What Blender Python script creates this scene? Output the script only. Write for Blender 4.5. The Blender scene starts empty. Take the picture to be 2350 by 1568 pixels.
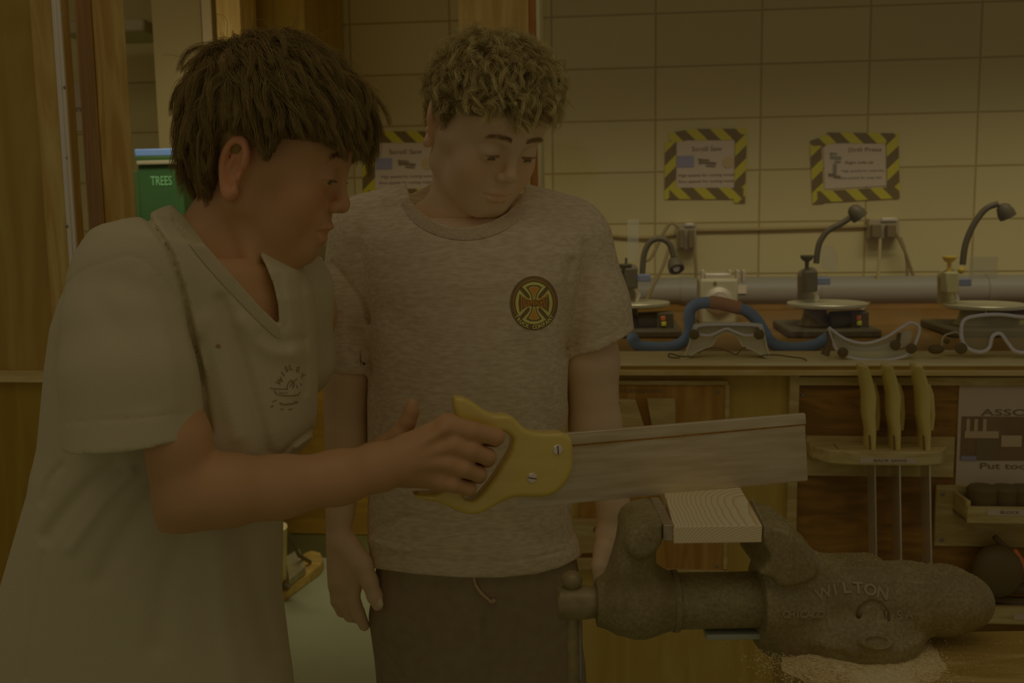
import bpy, bmesh, math, random
import numpy as np
from mathutils import Vector, Matrix
from mathutils.bvhtree import BVHTree

S = bpy.context.scene
random.seed(7); RNG = np.random.default_rng(11)
# ------------------------------------------------------------------ camera
FPX = 2300.0
PITCH = math.atan(284 / FPX); ROLL = math.radians(0.85)
CAMH = 1.30
cd = bpy.data.cameras.new('camera'); cam = bpy.data.objects.new('camera', cd)
S.collection.objects.link(cam); S.camera = cam
CR = Matrix.Rotation(math.pi / 2 - PITCH, 3, 'X') @ Matrix.Rotation(-ROLL, 3, 'Z')
CL = Vector((0, 0, CAMH))
cam.matrix_world = Matrix.Translation(CL) @ CR.to_4x4()
cd.sensor_width = 36; cd.lens = FPX / 2350 * 36; cd.clip_start = .05
cd.dof.use_dof = True; cd.dof.focus_distance = 1.12; cd.dof.aperture_fstop = 10.0

def ray(u, v):
    return (CR @ Vector(((u - 1175) / FPX, -(v - 784) / FPX, -1.0))).normalized()
def P(u, v, d):                      # the world point seen at u, v, at distance d straight ahead (world Y)
    r = ray(u, v); return CL + r * (d / r.y)
AL = math.radians(6.0)               # the back wall and the work benches run slightly askew
TW = Vector((math.cos(AL), -math.sin(AL), 0)); NW = Vector((math.sin(AL), math.cos(AL), 0))
def W(s, n, z): return TW * s + NW * n + Vector((0, 0, z))
def PW(u, v, n):                     # (s, z) on the wall-parallel plane at distance n
    r = ray(u, v); p = CL + r * (n / r.dot(NW)); return p.dot(TW), p.z
def PWP(u, v, n):
    s, z = PW(u, v, n); return W(s, n, z)

# ------------------------------------------------------------------ light
S.view_settings.view_transform = 'Standard'; S.view_settings.look = 'None'
S.view_settings.gamma = 1; S.view_settings.use_curve_mapping = False
S.view_settings.exposure = -3.2
KL = (.112, .090, .070)              # display-linear brightness of a white surface in this light
wd = bpy.data.worlds.new('world'); S.world = wd; wd.use_nodes = True
bg = wd.node_tree.nodes['Background']; bg.inputs[0].default_value = (1.0, .83, .66, 1); bg.inputs[1].default_value = .88

def area(name, loc, size, power, rot=(0, 0, 0), spread=180, col=(1, .83, .66)):
    l = bpy.data.lights.new(name, 'AREA'); l.shape = 'RECTANGLE'; l.size, l.size_y = size
    l.energy = power; l.color = col; l.spread = math.radians(spread)
    o = bpy.data.objects.new(name, l); S.collection.objects.link(o); o.location = loc; o.rotation_euler = rot
    return o
area('ceiling_light', (-.1, .30, 2.72), (2.6, .9), 17)
area('wall_fill_light', (.9, 2.45, 2.5), (4.6, .25), 40, rot=(math.radians(33), 0, 0), spread=62, col=(1, .90, .76))  # added lamp without a fixture, tilted to brighten the lower back wall
area('ceiling_light.002', (-1.2, 2.6, 2.55), (1.0, .6), 14)

# ------------------------------------------------------------------ materials
def lin(c):
    c = c / 255.0
    return c / 12.92 if c <= .04045 else ((c + .055) / 1.055) ** 2.4
def alb(rgb, k=1.0): return tuple(min(.95, k * lin(c) / K) for c, K in zip(rgb, KL))
MATS = {}
def mat(name, rgb, rough=.6, spec=.25, metal=0, var=None, scale=20, bump=0, stretch=(1, 1, 1), attr=None, extra=None, k=1.0,
        raw=False, detail=4, bscale=None):
    m = bpy.data.materials.new(name); m.use_nodes = True; nt = m.node_tree; N = nt.nodes; L = nt.links
    b = N['Principled BSDF']; c = (rgb if raw else alb(rgb, k)); b.inputs['Base Color'].default_value = (*c, 1)
    b.inputs['Roughness'].default_value = rough; b.inputs['Specular IOR Level'].default_value = spec
    b.inputs['Metallic'].default_value = metal
    if var is not None or bump:
        tc = N.new('ShaderNodeTexCoord'); mp = N.new('ShaderNodeMapping'); mp.inputs['Scale'].default_value = stretch
        L.new(tc.outputs['Object'], mp.inputs[0])
        nz = N.new('ShaderNodeTexNoise'); nz.inputs['Scale'].default_value = scale; nz.inputs['Detail'].default_value = detail
        L.new(mp.outputs[0], nz.inputs['Vector'])
    if var is not None:
        rp = N.new('ShaderNodeValToRGB'); rp.color_ramp.elements[0].position = .3; rp.color_ramp.elements[1].position = .7
        c2 = var if raw else alb(var, k)
        rp.color_ramp.elements[0].color = (*c2, 1); rp.color_ramp.elements[1].color = (*c, 1)
        L.new(nz.outputs['Fac'], rp.inputs[0]); L.new(rp.outputs[0], b.inputs['Base Color'])
    if bump:
        src = nz
        if bscale:
            src = N.new('ShaderNodeTexNoise'); src.inputs['Scale'].default_value = bscale; L.new(mp.outputs[0], src.inputs['Vector'])
        bp = N.new('ShaderNodeBump'); bp.inputs['Strength'].default_value = 1; bp.inputs['Distance'].default_value = bump
        L.new(src.outputs['Fac'], bp.inputs['Height']); L.new(bp.outputs[0], b.inputs['Normal'])
    if extra: extra(m, nt, b, N, L)
    return m
def wood(name, rgb, dark, axis='Z', scale=9, rough=.5, spec=.3, rings=1.0, k=1.0):
    st = {'X': (.12, 1, 1), 'Y': (1, .12, 1), 'Z': (1, 1, .12)}[axis]
    def ex(m, nt, b, N, L):
        tc = N.new('ShaderNodeTexCoord'); mp = N.new('ShaderNodeMapping'); mp.inputs['Scale'].default_value = st
        L.new(tc.outputs['Object'], mp.inputs[0])
        wv = N.new('ShaderNodeTexNoise'); wv.inputs['Scale'].default_value = scale * 4; wv.inputs['Detail'].default_value = 3
        wv.inputs['Distortion'].default_value = 1.6
        L.new(mp.outputs[0], wv.inputs['Vector'])
        n2 = N.new('ShaderNodeTexNoise'); n2.inputs['Scale'].default_value = scale * .35; L.new(mp.outputs[0], n2.inputs['Vector'])
        ad = N.new('ShaderNodeMath'); ad.operation = 'ADD'; L.new(wv.outputs['Fac'], ad.inputs[0]); L.new(n2.outputs['Fac'], ad.inputs[1])
        rp = N.new('ShaderNodeValToRGB'); rp.color_ramp.elements[0].position = .75; rp.color_ramp.elements[1].position = 1.25 / 1.25
        rp.color_ramp.elements[0].color = (*alb(dark, k), 1); rp.color_ramp.elements[1].color = (*alb(rgb, k), 1)
        mr = N.new('ShaderNodeMath'); mr.operation = 'MULTIPLY'; mr.inputs[1].default_value = .86; L.new(ad.outputs[0], mr.inputs[0])
        L.new(mr.outputs[0], rp.inputs[0]); L.new(rp.outputs[0], b.inputs['Base Color'])
    return mat(name, rgb, rough, spec, extra=ex, k=k)

# ------------------------------------------------------------------ mesh building
ORG = {}
class M:
    def __init__(s): s.v = []; s.f = []
    def add(s, v, f):
        o = len(s.v); s.v += [Vector(x) for x in v]; s.f += [tuple(i + o for i in q) for q in f]; return s
    def box(s, c, d, R=None, taper=1.0):
        c = Vector(c); x, y, z = d[0] / 2, d[1] / 2, d[2] / 2; vs = []
        for dz in (-1, 1):
            t = taper if dz > 0 else 1
            for dx, dy in ((-1, -1), (1, -1), (1, 1), (-1, 1)):
                p = Vector((dx * x * t, dy * y * t, dz * z)); vs.append(c + (R @ p if R else p))
        return s.add(vs, [(3, 2, 1, 0), (4, 5, 6, 7), (0, 1, 5, 4), (1, 2, 6, 5), (2, 3, 7, 6), (3, 0, 4, 7)])
    def wbox(s, s0, s1, z0, z1, n0, n1):       # a box square to the back wall
        vs = [W(a, b, c) for c in (z0, z1) for a, b in ((s0, n0), (s1, n0), (s1, n1), (s0, n1))]
        return s.add(vs, [(3, 2, 1, 0), (4, 5, 6, 7), (0, 1, 5, 4), (1, 2, 6, 5), (2, 3, 7, 6), (3, 0, 4, 7)])
    def pbox(s, u0, v0, u1, v1, n0, th):       # the same from the picture corners of its front face
        a = PW(u0, (v0 + v1) / 2, n0)[0]; b = PW(u1, (v0 + v1) / 2, n0)[0]
        zt = PW((u0 + u1) / 2, v0, n0)[1]; zb = PW((u0 + u1) / 2, v1, n0)[1]
        return s.wbox(a, b, zb, zt, n0, n0 + th)
    def loft(s, rings, cap=True):
        n = len(rings[0]); o = len(s.v)
        for r in rings: s.v += [Vector(p) for p in r]
        for i in range(len(rings) - 1):
            for j in range(n):
                a = o + i * n + j; b = o + i * n + (j + 1) % n
                s.f.append((a, b, b + n, a + n))
        if cap:
            s.f.append(tuple(o + j for j in reversed(range(n)))); e = o + (len(rings) - 1) * n
            s.f.append(tuple(e + j for j in range(n)))
        return s
    def tube(s, pts, r, seg=12, cap=True):
        pts = [Vector(p) for p in pts]; rs = r if hasattr(r, '__len__') else [r] * len(pts); rings = []; up = None
        for i, p in enumerate(pts):
            t = (pts[min(i + 1, len(pts) - 1)] - pts[max(i - 1, 0)]).normalized()
            if up is None: up = Vector((0, 0, 1)) if abs(t.z) < .9 else Vector((1, 0, 0))
            a = t.cross(up)
            if a.length < 1e-4: a = t.orthogonal()
            a.normalize(); b = t.cross(a).normalized(); up = -b if b.dot(up) < 0 else b
            a = t.cross(up).normalized(); b = up
            rings.append([p + (a * math.cos(k * 2 * math.pi / seg) + b * math.sin(k * 2 * math.pi / seg)) * rs[i] for k in range(seg)])
        return s.loft(rings, cap)
    def cyl(s, a, b, r, r2=None, seg=32): return s.tube([a, b], [r, r if r2 is None else r2], seg)
    def lathe(s, base, axis, prof, seg=32):     # prof: (distance along the axis, radius)
        base = Vector(base); ax = Vector(axis).normalized(); a = ax.orthogonal().normalized(); b = ax.cross(a)
        return s.loft([[base + ax * h + (a * math.cos(k * 2 * math.pi / seg) + b * math.sin(k * 2 * math.pi / seg)) * max(r, 1e-5)
                        for k in range(seg)] for h, r in prof])
    def sph(s, c, r, seg=20, R=None):
        c = Vector(c); r = r if hasattr(r, '__len__') else (r, r, r); rings = []
        for i in range(seg // 2 + 1):
            t = math.pi * i / (seg // 2); q = max(math.sin(t), 1e-4); ring = []
            for k in range(seg):
                p = Vector((r[0] * q * math.cos(k * 2 * math.pi / seg), r[1] * q * math.sin(k * 2 * math.pi / seg), -r[2] * math.cos(t)))
                ring.append(c + (R @ p if R else p))
            rings.append(ring)
        return s.loft(rings)
    def prism(s, poly, fr, h0, h1):             # poly in 2D; fr(x, y, h) -> world
        n = len(poly); o = len(s.v)
        for h in (h0, h1): s.v += [fr(x, y, h) for x, y in poly]
        for j in range(n): k = (j + 1) % n; s.f.append((o + j, o + k, o + n + k, o + n + j))
        s.f.append(tuple(o + j for j in reversed(range(n)))); s.f.append(tuple(o + n + j for j in range(n)))
        return s
    def build(s, name, m, parent=None, smooth=35, bevel=0, label=None): return obj(name, s.v, s.f, m, parent, smooth, bevel, label)

def obj(name, vs, fs, m, parent=None, smooth=35, bevel=0, label=None):
    va = np.array([tuple(p) for p in vs], dtype=np.float64) if not isinstance(vs, np.ndarray) else vs
    if parent is not None: o0 = ORG[parent.name]
    else:
        lo, hi = va.min(0), va.max(0); o0 = Vector(((lo[0] + hi[0]) / 2, (lo[1] + hi[1]) / 2, lo[2]))
    va = va - np.array(o0)
    me = bpy.data.meshes.new(name)
    if isinstance(fs, np.ndarray):
        nf, k = fs.shape
        me.vertices.add(len(va)); me.vertices.foreach_set('co', va.astype(np.float32).ravel())
        me.loops.add(nf * k); me.loops.foreach_set('vertex_index', fs.astype(np.int32).ravel())
        me.polygons.add(nf); me.polygons.foreach_set('loop_start', np.arange(0, nf * k, k, dtype=np.int32))
        me.update(calc_edges=True); me.validate()
    else:
        me.from_pydata([tuple(p) for p in va], [], fs)
        bm = bmesh.new(); bm.from_mesh(me); bmesh.ops.recalc_face_normals(bm, faces=bm.faces); bm.to_mesh(me); bm.free()
    if smooth:
        me.shade_smooth()
        if smooth < 180: me.set_sharp_from_angle(angle=math.radians(smooth))
    ms = m if isinstance(m, (list, tuple)) else [m]
    for x in ms: me.materials.append(x)
    o = bpy.data.objects.new(name, me); S.collection.objects.link(o); ORG[o.name] = o0
    if parent is not None: o.parent = parent
    else: o.location = o0
    if bevel:
        b = o.modifiers.new('bevel', 'BEVEL'); b.width = bevel; b.segments = 2; b.limit_method = 'ANGLE'; b.angle_limit = math.radians(40)
    if label: o['label'] = label
    return o
def tag(o, label, cat, group=None, kind=None):
    o['label'] = label; o['category'] = cat
    if group: o['group'] = group
    if kind: o['kind'] = kind
    return o
def thing(name, label, cat, loc, group=None):
    o = bpy.data.objects.new(name, None); S.collection.objects.link(o); o.location = loc; o.empty_display_size = .05
    ORG[o.name] = Vector(loc); return tag(o, label, cat, group)
def struct(name, mb, m, bevel=0, smooth=35):
    o = mb.build(name, m, None, smooth, bevel); o['kind'] = 'structure'; return o
def crv(pts, n=8, closed=False):                # Catmull-Rom through the points
    p = [np.array(q, float) for q in pts]; N = len(p); out = []
    for i in range(N if closed else N - 1):
        g = (lambda k: p[k % N]) if closed else (lambda k: p[min(max(k, 0), N - 1)])
        a, b, c, d = g(i - 1), g(i), g(i + 1), g(i + 2)
        for t in np.arange(n) / n:
            out.append(.5 * ((2 * b) + (c - a) * t + (2 * a - 5 * b + 4 * c - d) * t * t + (3 * b - a - 3 * c + d) * t ** 3))
    if not closed: out.append(p[-1])
    return out
def text_mesh(txt, size, font_scale=(1, 1), extrude=0.0, bold=0.0, align='CENTER'):
    c = bpy.data.curves.new('t', 'FONT'); c.body = txt; c.size = size; c.align_x = align; c.align_y = 'CENTER'
    c.extrude = extrude; c.offset = bold; c.resolution_u = 3
    o = bpy.data.objects.new('t', c); S.collection.objects.link(o)
    dg = bpy.context.evaluated_depsgraph_get(); me = bpy.data.meshes.new_from_object(o.evaluated_get(dg))
    v = [(p.co.x * font_scale[0], p.co.y * font_scale[1], p.co.z) for p in me.vertices]; f = [tuple(q.vertices) for q in me.polygons]
    bpy.data.objects.remove(o); bpy.data.curves.remove(c); bpy.data.meshes.remove(me)
    return v, f

# ------------------------------------------------------------------ implicit surfaces: fields on a grid, meshed by surface nets
class G:
    def __init__(s, lo, hi, h):
        s.h = h; s.lo = np.array(lo, float); n = np.ceil((np.array(hi, float) - s.lo) / h).astype(int) + 1; s.n = n
        s.x = (s.lo[0] + h * np.arange(n[0])).astype(np.float32)[:, None, None]
        s.y = (s.lo[1] + h * np.arange(n[1])).astype(np.float32)[None, :, None]
        s.z = (s.lo[2] + h * np.arange(n[2])).astype(np.float32)[None, None, :]
        s.D = np.full(tuple(n), .06, np.float32)
    def sub(s, lo, hi):
        a = np.clip(np.floor((np.array(lo) - s.lo) / s.h).astype(int), 0, s.n); b = np.clip(np.ceil((np.array(hi) - s.lo) / s.h).astype(int) + 1, 0, s.n)
        sl = tuple(slice(i, j) for i, j in zip(a, b))
        return sl, s.x[sl[0]], s.y[:, sl[1]], s.z[:, :, sl[2]]
    def comb(s, sl, d, k, op):
        A = s.D[sl]
        if A.size == 0: return
        if op == 'sub': d = -d
        if op == 'add':
            if k > 0: h = np.maximum(k - np.abs(A - d), 0) / k; s.D[sl] = np.minimum(A, d) - h * h * k * .25
            else: s.D[sl] = np.minimum(A, d)
        else:
            if k > 0: h = np.maximum(k - np.abs(A - d), 0) / k; s.D[sl] = np.maximum(A, d) + h * h * k * .25
            else: s.D[sl] = np.maximum(A, d)
    def rc(s, a, b, ra, rb=None, k=.01, op='add', sq=None):   # round cone; sq: squash vector (unit) and factor
        rb = ra if rb is None else rb; a = np.array(a, float); b = np.array(b, float); r = max(ra, rb) + (k if op == 'add' else k) + .012
        if sq: r *= max(1, sq[1])
        sl, X, Y, Z = s.sub(np.minimum(a, b) - r, np.maximum(a, b) + r)
        d = b - a; L = max(float(d @ d), 1e-12)
        px, py, pz = X - a[0], Y - a[1], Z - a[2]
        t = np.clip((px * d[0] + py * d[1] + pz * d[2]) / L, 0, 1)
        qx, qy, qz = px - t * d[0], py - t * d[1], pz - t * d[2]
        if sq:
            w = np.array(sq[0], float); w /= np.linalg.norm(w); f = sq[1]; e = (qx * w[0] + qy * w[1] + qz * w[2]) * (1 / f - 1)
            dd = np.sqrt((qx + e * w[0]) ** 2 + (qy + e * w[1]) ** 2 + (qz + e * w[2]) ** 2) - (ra + (rb - ra) * t)
            dd = dd * min(1, f)
        else: dd = np.sqrt(qx * qx + qy * qy + qz * qz) - (ra + (rb - ra) * t)
        s.comb(sl, dd, k, op); return s
    def chain(s, pts, rs, k=.006, k0=None, op='add', sq=None):
        for i in range(len(pts) - 1): s.rc(pts[i], pts[i + 1], rs[i], rs[i + 1], k if i or k0 is None else k0, op, sq)
        return s
    def el(s, c, r, R=None, k=.01, op='add'):
        c = np.array(c, float); r = np.array(r, float); m = r.max() + k + .012
        sl, X, Y, Z = s.sub(c - m, c + m); px, py, pz = X - c[0], Y - c[1], Z - c[2]
        if R is not None:
            R = np.array(R); px, py, pz = (R[0, i] * px + R[1, i] * py + R[2, i] * pz for i in range(3))
        k0 = np.sqrt((px / r[0]) ** 2 + (py / r[1]) ** 2 + (pz / r[2]) ** 2); k1 = np.sqrt((px / r[0] ** 2) ** 2 + (py / r[1] ** 2) ** 2 + (pz / r[2] ** 2) ** 2)
        s.comb(sl, k0 * (k0 - 1) / np.maximum(k1, 1e-6), k, op); return s
    def box(s, c, d, R=None, rd=.003, k=.004, op='add'):
        c = np.array(c, float); hd = np.array(d, float) / 2; m = np.linalg.norm(hd) + k + .01
        sl, X, Y, Z = s.sub(c - m, c + m); px, py, pz = X - c[0], Y - c[1], Z - c[2]
        if R is not None:
            R = np.array(R); px, py, pz = (R[0, i] * px + R[1, i] * py + R[2, i] * pz for i in range(3))
        qx, qy, qz = abs(px) - hd[0] + rd, abs(py) - hd[1] + rd, abs(pz) - hd[2] + rd
        o = np.sqrt(np.maximum(qx, 0) ** 2 + np.maximum(qy, 0) ** 2 + np.maximum(qz, 0) ** 2) + np.minimum(np.maximum(qx, np.maximum(qy, qz)), 0) - rd
        s.comb(sl, o, k, op); return s
    def cyl(s, a, b, r, rd=.003, k=.004, op='add', r2=None):
        a = np.array(a, float); b = np.array(b, float); R_ = max(r, r2 or 0); d = b - a; L = np.linalg.norm(d); u = d / L
        sl, X, Y, Z = s.sub(np.minimum(a, b) - R_ - k - .01, np.maximum(a, b) + R_ + k + .01); px, py, pz = X - a[0], Y - a[1], Z - a[2]
        t = px * u[0] + py * u[1] + pz * u[2]; rr = np.sqrt(np.maximum((px - t * u[0]) ** 2 + (py - t * u[1]) ** 2 + (pz - t * u[2]) ** 2, 0))
        rad = r if r2 is None else r + (r2 - r) * np.clip(t / L, 0, 1)
        qx = rr - rad + rd; qy = abs(t - L / 2) - L / 2 + rd
        s.comb(sl, np.sqrt(np.maximum(qx, 0) ** 2 + np.maximum(qy, 0) ** 2) + np.minimum(np.maximum(qx, qy), 0) - rd, k, op); return s
    def poly(s, pts, o, ex, ey, th, rd=.003, k=0.0, op='add', holes=()):   # extruded outline: pts 2D, o + x*ex + y*ey, th thick about the plane
        o, ex, ey = (np.array(q, float) for q in (o, ex, ey)); nz = np.cross(ex, ey)
        w = np.array([o + p[0] * ex + p[1] * ey for p in pts]); m = th / 2 + k + .01
        sl, X, Y, Z = s.sub(w.min(0) - m, w.max(0) + m); px, py, pz = X - o[0], Y - o[1], Z - o[2]
        a = px * ex[0] + py * ex[1] + pz * ex[2]; b = px * ey[0] + py * ey[1] + pz * ey[2]; c = px * nz[0] + py * nz[1] + pz * nz[2]
        def d2(pl):
            pl = np.array(pl, float); d = np.full(a.shape, 1e9, np.float32); sg = np.ones(a.shape, bool)
            for i in range(len(pl)):
                p, q = pl[i - 1], pl[i]; e = q - p; wx, wy = a - p[0], b - p[1]
                t = np.clip((wx * e[0] + wy * e[1]) / max(e @ e, 1e-14), 0, 1)
                d = np.minimum(d, (wx - e[0] * t) ** 2 + (wy - e[1] * t) ** 2)
                c1 = (b >= p[1]) != (b >= q[1])
                if abs(e[1]) > 1e-12: sg ^= c1 & (a < p[0] + (b - p[1]) * e[0] / e[1])
            return np.where(sg, 1, -1) * np.sqrt(d)
        d = d2(pts)
        for hl in holes: d = np.maximum(d, -d2(hl))
        qx = d + rd; qy = abs(c) - th / 2 + rd
        s.comb(sl, np.sqrt(np.maximum(qx, 0) ** 2 + np.maximum(qy, 0) ** 2) + np.minimum(np.maximum(qx, qy), 0) - rd, k, op); return s
    def func(s, f, k=0.0, op='add', lo=None, hi=None):
        sl, X, Y, Z = s.sub(lo if lo is not None else s.lo, hi if hi is not None else s.lo + s.h * s.n)
        s.comb(sl, np.broadcast_to(f(X, Y, Z), s.D[sl].shape).astype(np.float32), k, op); return s
    def band(s, w=.03):                    # the cells near the surface, for displacement
        i = np.argwhere(np.abs(s.D) < w); return i, s.lo + i * s.h
    def mesh(s):
        D = s.D; n = s.n; ins = D < 0
        c8 = [ins[i:n[0] - 1 + i, j:n[1] - 1 + j, k:n[2] - 1 + k] for i in (0, 1) for j in (0, 1) for k in (0, 1)]
        tot = sum(c.astype(np.int8) for c in c8); act = (tot > 0) & (tot < 8); idx = np.argwhere(act)
        num = np.full(act.shape, -1, np.int32); num[act] = np.arange(len(idx))
        I, J, K = idx.T; acc = np.zeros((len(idx), 3)); cnt = np.zeros(len(idx))
        off = [(i, j, k) for i in (0, 1) for j in (0, 1) for k in (0, 1)]; val = {o: D[I + o[0], J + o[1], K + o[2]] for o in off}
        for o in off:
            for ax in range(3):
                if o[ax] == 0:
                    p = list(o); p[ax] = 1; a, b = val[o], val[tuple(p)]; cr = (a < 0) != (b < 0)
                    t = np.where(cr, a / np.where(cr, a - b, 1), 0); q = np.zeros((len(idx), 3)); q[:] = o; q[:, ax] = t
                    acc += q * cr[:, None]; cnt += cr
        V = s.lo + (idx + acc / cnt[:, None]) * s.h; F = []
        for ax in range(3):
            b, c = (ax + 1) % 3, (ax + 2) % 3
            sa = [slice(None)] * 3; sb = [slice(None)] * 3; sa[ax] = slice(0, -1); sb[ax] = slice(1, None)
            for q in (b, c): sa[q] = slice(1, -1); sb[q] = slice(1, -1)
            A = ins[tuple(sa)]; B = ins[tuple(sb)]
            for fl, msk in ((0, A & ~B), (1, ~A & B)):
                e = np.argwhere(msk)
                if not len(e): continue
                e[:, b] += 1; e[:, c] += 1
                def cell(db, dc): q = e.copy(); q[:, b] -= db; q[:, c] -= dc; return num[q[:, 0], q[:, 1], q[:, 2]]
                quad = np.stack([cell(1, 1), cell(0, 1), cell(0, 0), cell(1, 0)], 1)
                F.append(quad if fl == 0 else quad[:, ::-1])
        F = np.concatenate(F); F = F[(F >= 0).all(1)]
        return V, F
def join(parts):
    V = []; F = []; o = 0
    for v, f in parts: V.append(v); F.append(f + o); o += len(v)
    return np.concatenate(V), np.concatenate(F)
def bvh_of(V, F): return BVHTree.FromPolygons([tuple(p) for p in V], [tuple(int(i) for i in f) for f in F])
def set_attr(o, name, arr):
    a = o.data.attributes.new(name, 'FLOAT', 'POINT'); a.data.foreach_set('value', np.asarray(arr, np.float32))
# ------------------------------------------------------------------ shared materials
m_pine = wood('pine', (88, 72, 38), (78, 60, 26), 'X', 7)
m_pineV = wood('pine_upright', (86, 67, 29), (76, 54, 18), 'Z', 6)
m_orange = wood('varnished_wood', (78, 55, 20), (66, 42, 8), 'Z', 5)
m_redwood = wood('reddish_edge', (80, 50, 20), (72, 42, 14), 'Z', 5)
m_ply = wood('yellow_plywood', (84, 67, 26), (76, 58, 18), 'Z', 3)
m_brown = wood('brown_plywood', (70, 45, 12), (50, 32, 6), 'X', 6)
m_panel = wood('left_plywood', (74, 56, 18), (68, 48, 12), 'Z', 4)
m_panel2 = wood('left_lower_plywood', (70, 52, 8), (64, 44, 6), 'Z', 4)
m_cab = wood('cabinet_wood', (62, 43, 6), (54, 35, 5), 'X', 4)
m_counter = wood('counter_wood', (56, 36, 8), (46, 28, 5), 'X', 4)
m_light = wood('light_pine', (82, 68, 36), (72, 56, 24), 'X', 9)
m_steel = mat('brushed_steel', (92, 80, 60), .35, .5, .6)
m_grey = mat('grey_metal', (78, 66, 46), .4, .5, .3)
m_dark = mat('dark_plastic', (46, 34, 14), .45, .35)
m_black = mat('black_rubber', (42, 31, 12), .5, .3)
m_paper = mat('paper', (82, 68, 48), .8, .1)
m_ink = mat('ink', (52, 40, 22), .8, .1)
m_beige = mat('beige_paint', (68, 58, 35), .5, .3)
m_screw = mat('screw_head', (56, 48, 32), .4, .5, .4)

# ------------------------------------------------------------------ the setting
NWALL = 4.0
sj = PW(1504, 300, NWALL)[0]; zj = PW(1736, 391, NWALL)[1]
WOX = PW(-400, 0, NWALL)[0]; WOE = PW(2900, 0, NWALL)[0]
def blockmat(m, nt, b, N, L):
    tc = N.new('ShaderNodeTexCoord'); mp = N.new('ShaderNodeMapping'); mp.vector_type = 'POINT'; mp.inputs['Rotation'].default_value = (0, 0, AL)
    L.new(tc.outputs['Object'], mp.inputs[0]); sx = N.new('ShaderNodeSeparateXYZ'); L.new(mp.outputs[0], sx.inputs[0])
    cx = N.new('ShaderNodeCombineXYZ')
    for i, (o, src) in enumerate(((wall_off[0], 0), (wall_off[1], 2))):
        a = N.new('ShaderNodeMath'); a.operation = 'ADD'; a.inputs[1].default_value = o; L.new(sx.outputs[src], a.inputs[0]); L.new(a.outputs[0], cx.inputs[i])
    br = N.new('ShaderNodeTexBrick'); br.offset = 0; br.inputs['Scale'].default_value = 1; br.inputs['Brick Width'].default_value = .4
    br.inputs['Row Height'].default_value = .2; br.inputs['Mortar Size'].default_value = .0045; br.inputs['Mortar Smooth'].default_value = .6
    br.inputs['Bias'].default_value = 0
    br.inputs['Color1'].default_value = (*alb((82, 69, 38)), 1); br.inputs['Color2'].default_value = (*alb((79, 66, 36)), 1); br.inputs['Mortar'].default_value = (*alb((68, 53, 22)), 1)
    L.new(cx.outputs[0], br.inputs['Vector']); L.new(br.outputs['Color'], b.inputs['Base Color'])
    bp = N.new('ShaderNodeBump'); bp.invert = True; bp.inputs['Strength'].default_value = .6; bp.inputs['Distance'].default_value = .004
    L.new(br.outputs['Fac'], bp.inputs['Height']); L.new(bp.outputs[0], b.inputs['Normal'])
wb = M().wbox(WOX - 1, WOE + 1, 0, 2.75, NWALL, NWALL + .15)
va = np.array([tuple(p) for p in wb.v]); lo, hi = va.min(0), va.max(0); wo = Vector(((lo[0] + hi[0]) / 2, (lo[1] + hi[1]) / 2, lo[2]))
wall_off = ((wo.dot(TW) - sj) % .4, (wo.z - zj) % .2)
m_wall = mat('painted_block', (82, 69, 38), .6, .2, extra=blockmat)
struct('wall_back', wb, m_wall)
m_floor = mat('green_floor', (70, 65, 41), .6, .2, var=(65, 60, 36), scale=3, detail=6)
struct('floor', M().box((.3, 2.0, -.05), (9, 6.4, .1)), m_floor)
m_ceil = mat('ceiling_shade_paint', (80, 68, 44), .8, .1)
struct('rear_ceiling_shade', M().wbox(-4, 4.5, 2.72, 2.8, 2.25, NWALL + .1), m_ceil)  # unseen slab over the rear only, added to shade the upper wall

def vcol(mb, uL, uR, n0, n1, z0, z1, vref=250):
    a, b = PW(uL, vref, n0)[0], PW(uR, vref, n0)[0]; return mb.wbox(a, b, z0, z1, n0, n1)

# door frame and plywood partition at the left
zr = PW(60, 862, 1.95)[1]
struct('wall_left', vcol(M(), -330, 86, 1.95, 1.99, zr, 2.7), m_panel)
struct('wall_left_lower', vcol(M(), -330, 136, 1.95, 1.99, 0, zr, 900), m_panel2)
mb = vcol(M(), 84, 135, 1.935, 2.0, zr, 2.7); struct('trim_1', mb, m_pineV, .002)
struct('trim_2', vcol(M(), -330, 140, 1.93, 1.95, zr - .012, zr + .012, 860), m_pine, .002)
hg = M().pbox(137, -60, 156, 620, 1.94, .004); a, b = PW(137, 250, 1.93)[0], PW(156, 250, 1.93)[0]
hinge = thing('piano_hinge', 'long steel piano hinge with screws on the edge of the left plywood wall', 'hinge', W((a + b) / 2, 1.93, .3))
M().wbox(a, b, .3, 2.6, 1.925, 1.933).wbox((a + b) / 2 - .002, (a + b) / 2 + .002, .3, 2.6, 1.921, 1.926).build('hinge_leaf', m_steel, hinge, bevel=.001)
for v in (36, 201, 363, 520, 680):
    p = PWP(146 + (v - 250) * .012 + 3, v, 1.9235); M().lathe(p, -NW, [(0, .0034), (.0012, .003), (.0016, .001)], 14).build('screw', m_screw, hinge)
# the post: its left side is turned towards the camera
sA, sB, sC = PW(184, 250, 2.13)[0], PW(225, 250, 2.0)[0], PW(298, 250, 2.0)[0]
mb = M(); mb.prism([(sA, 2.14), (sB, 2.0), (sC, 2.0), (sC - .085, 2.14)], lambda x, y, h: W(x, y, h), 0, 2.7); struct('trim_3', mb, m_pineV, .003)
mb = M(); mb.prism([(sA - .004, 2.141), (sB - .004, 1.998), (sB - .001, 1.999), (sA - .001, 2.142)], lambda x, y, h: W(x, y, h), 0, 2.7); struct('trim_4', mb, m_orange)
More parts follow.
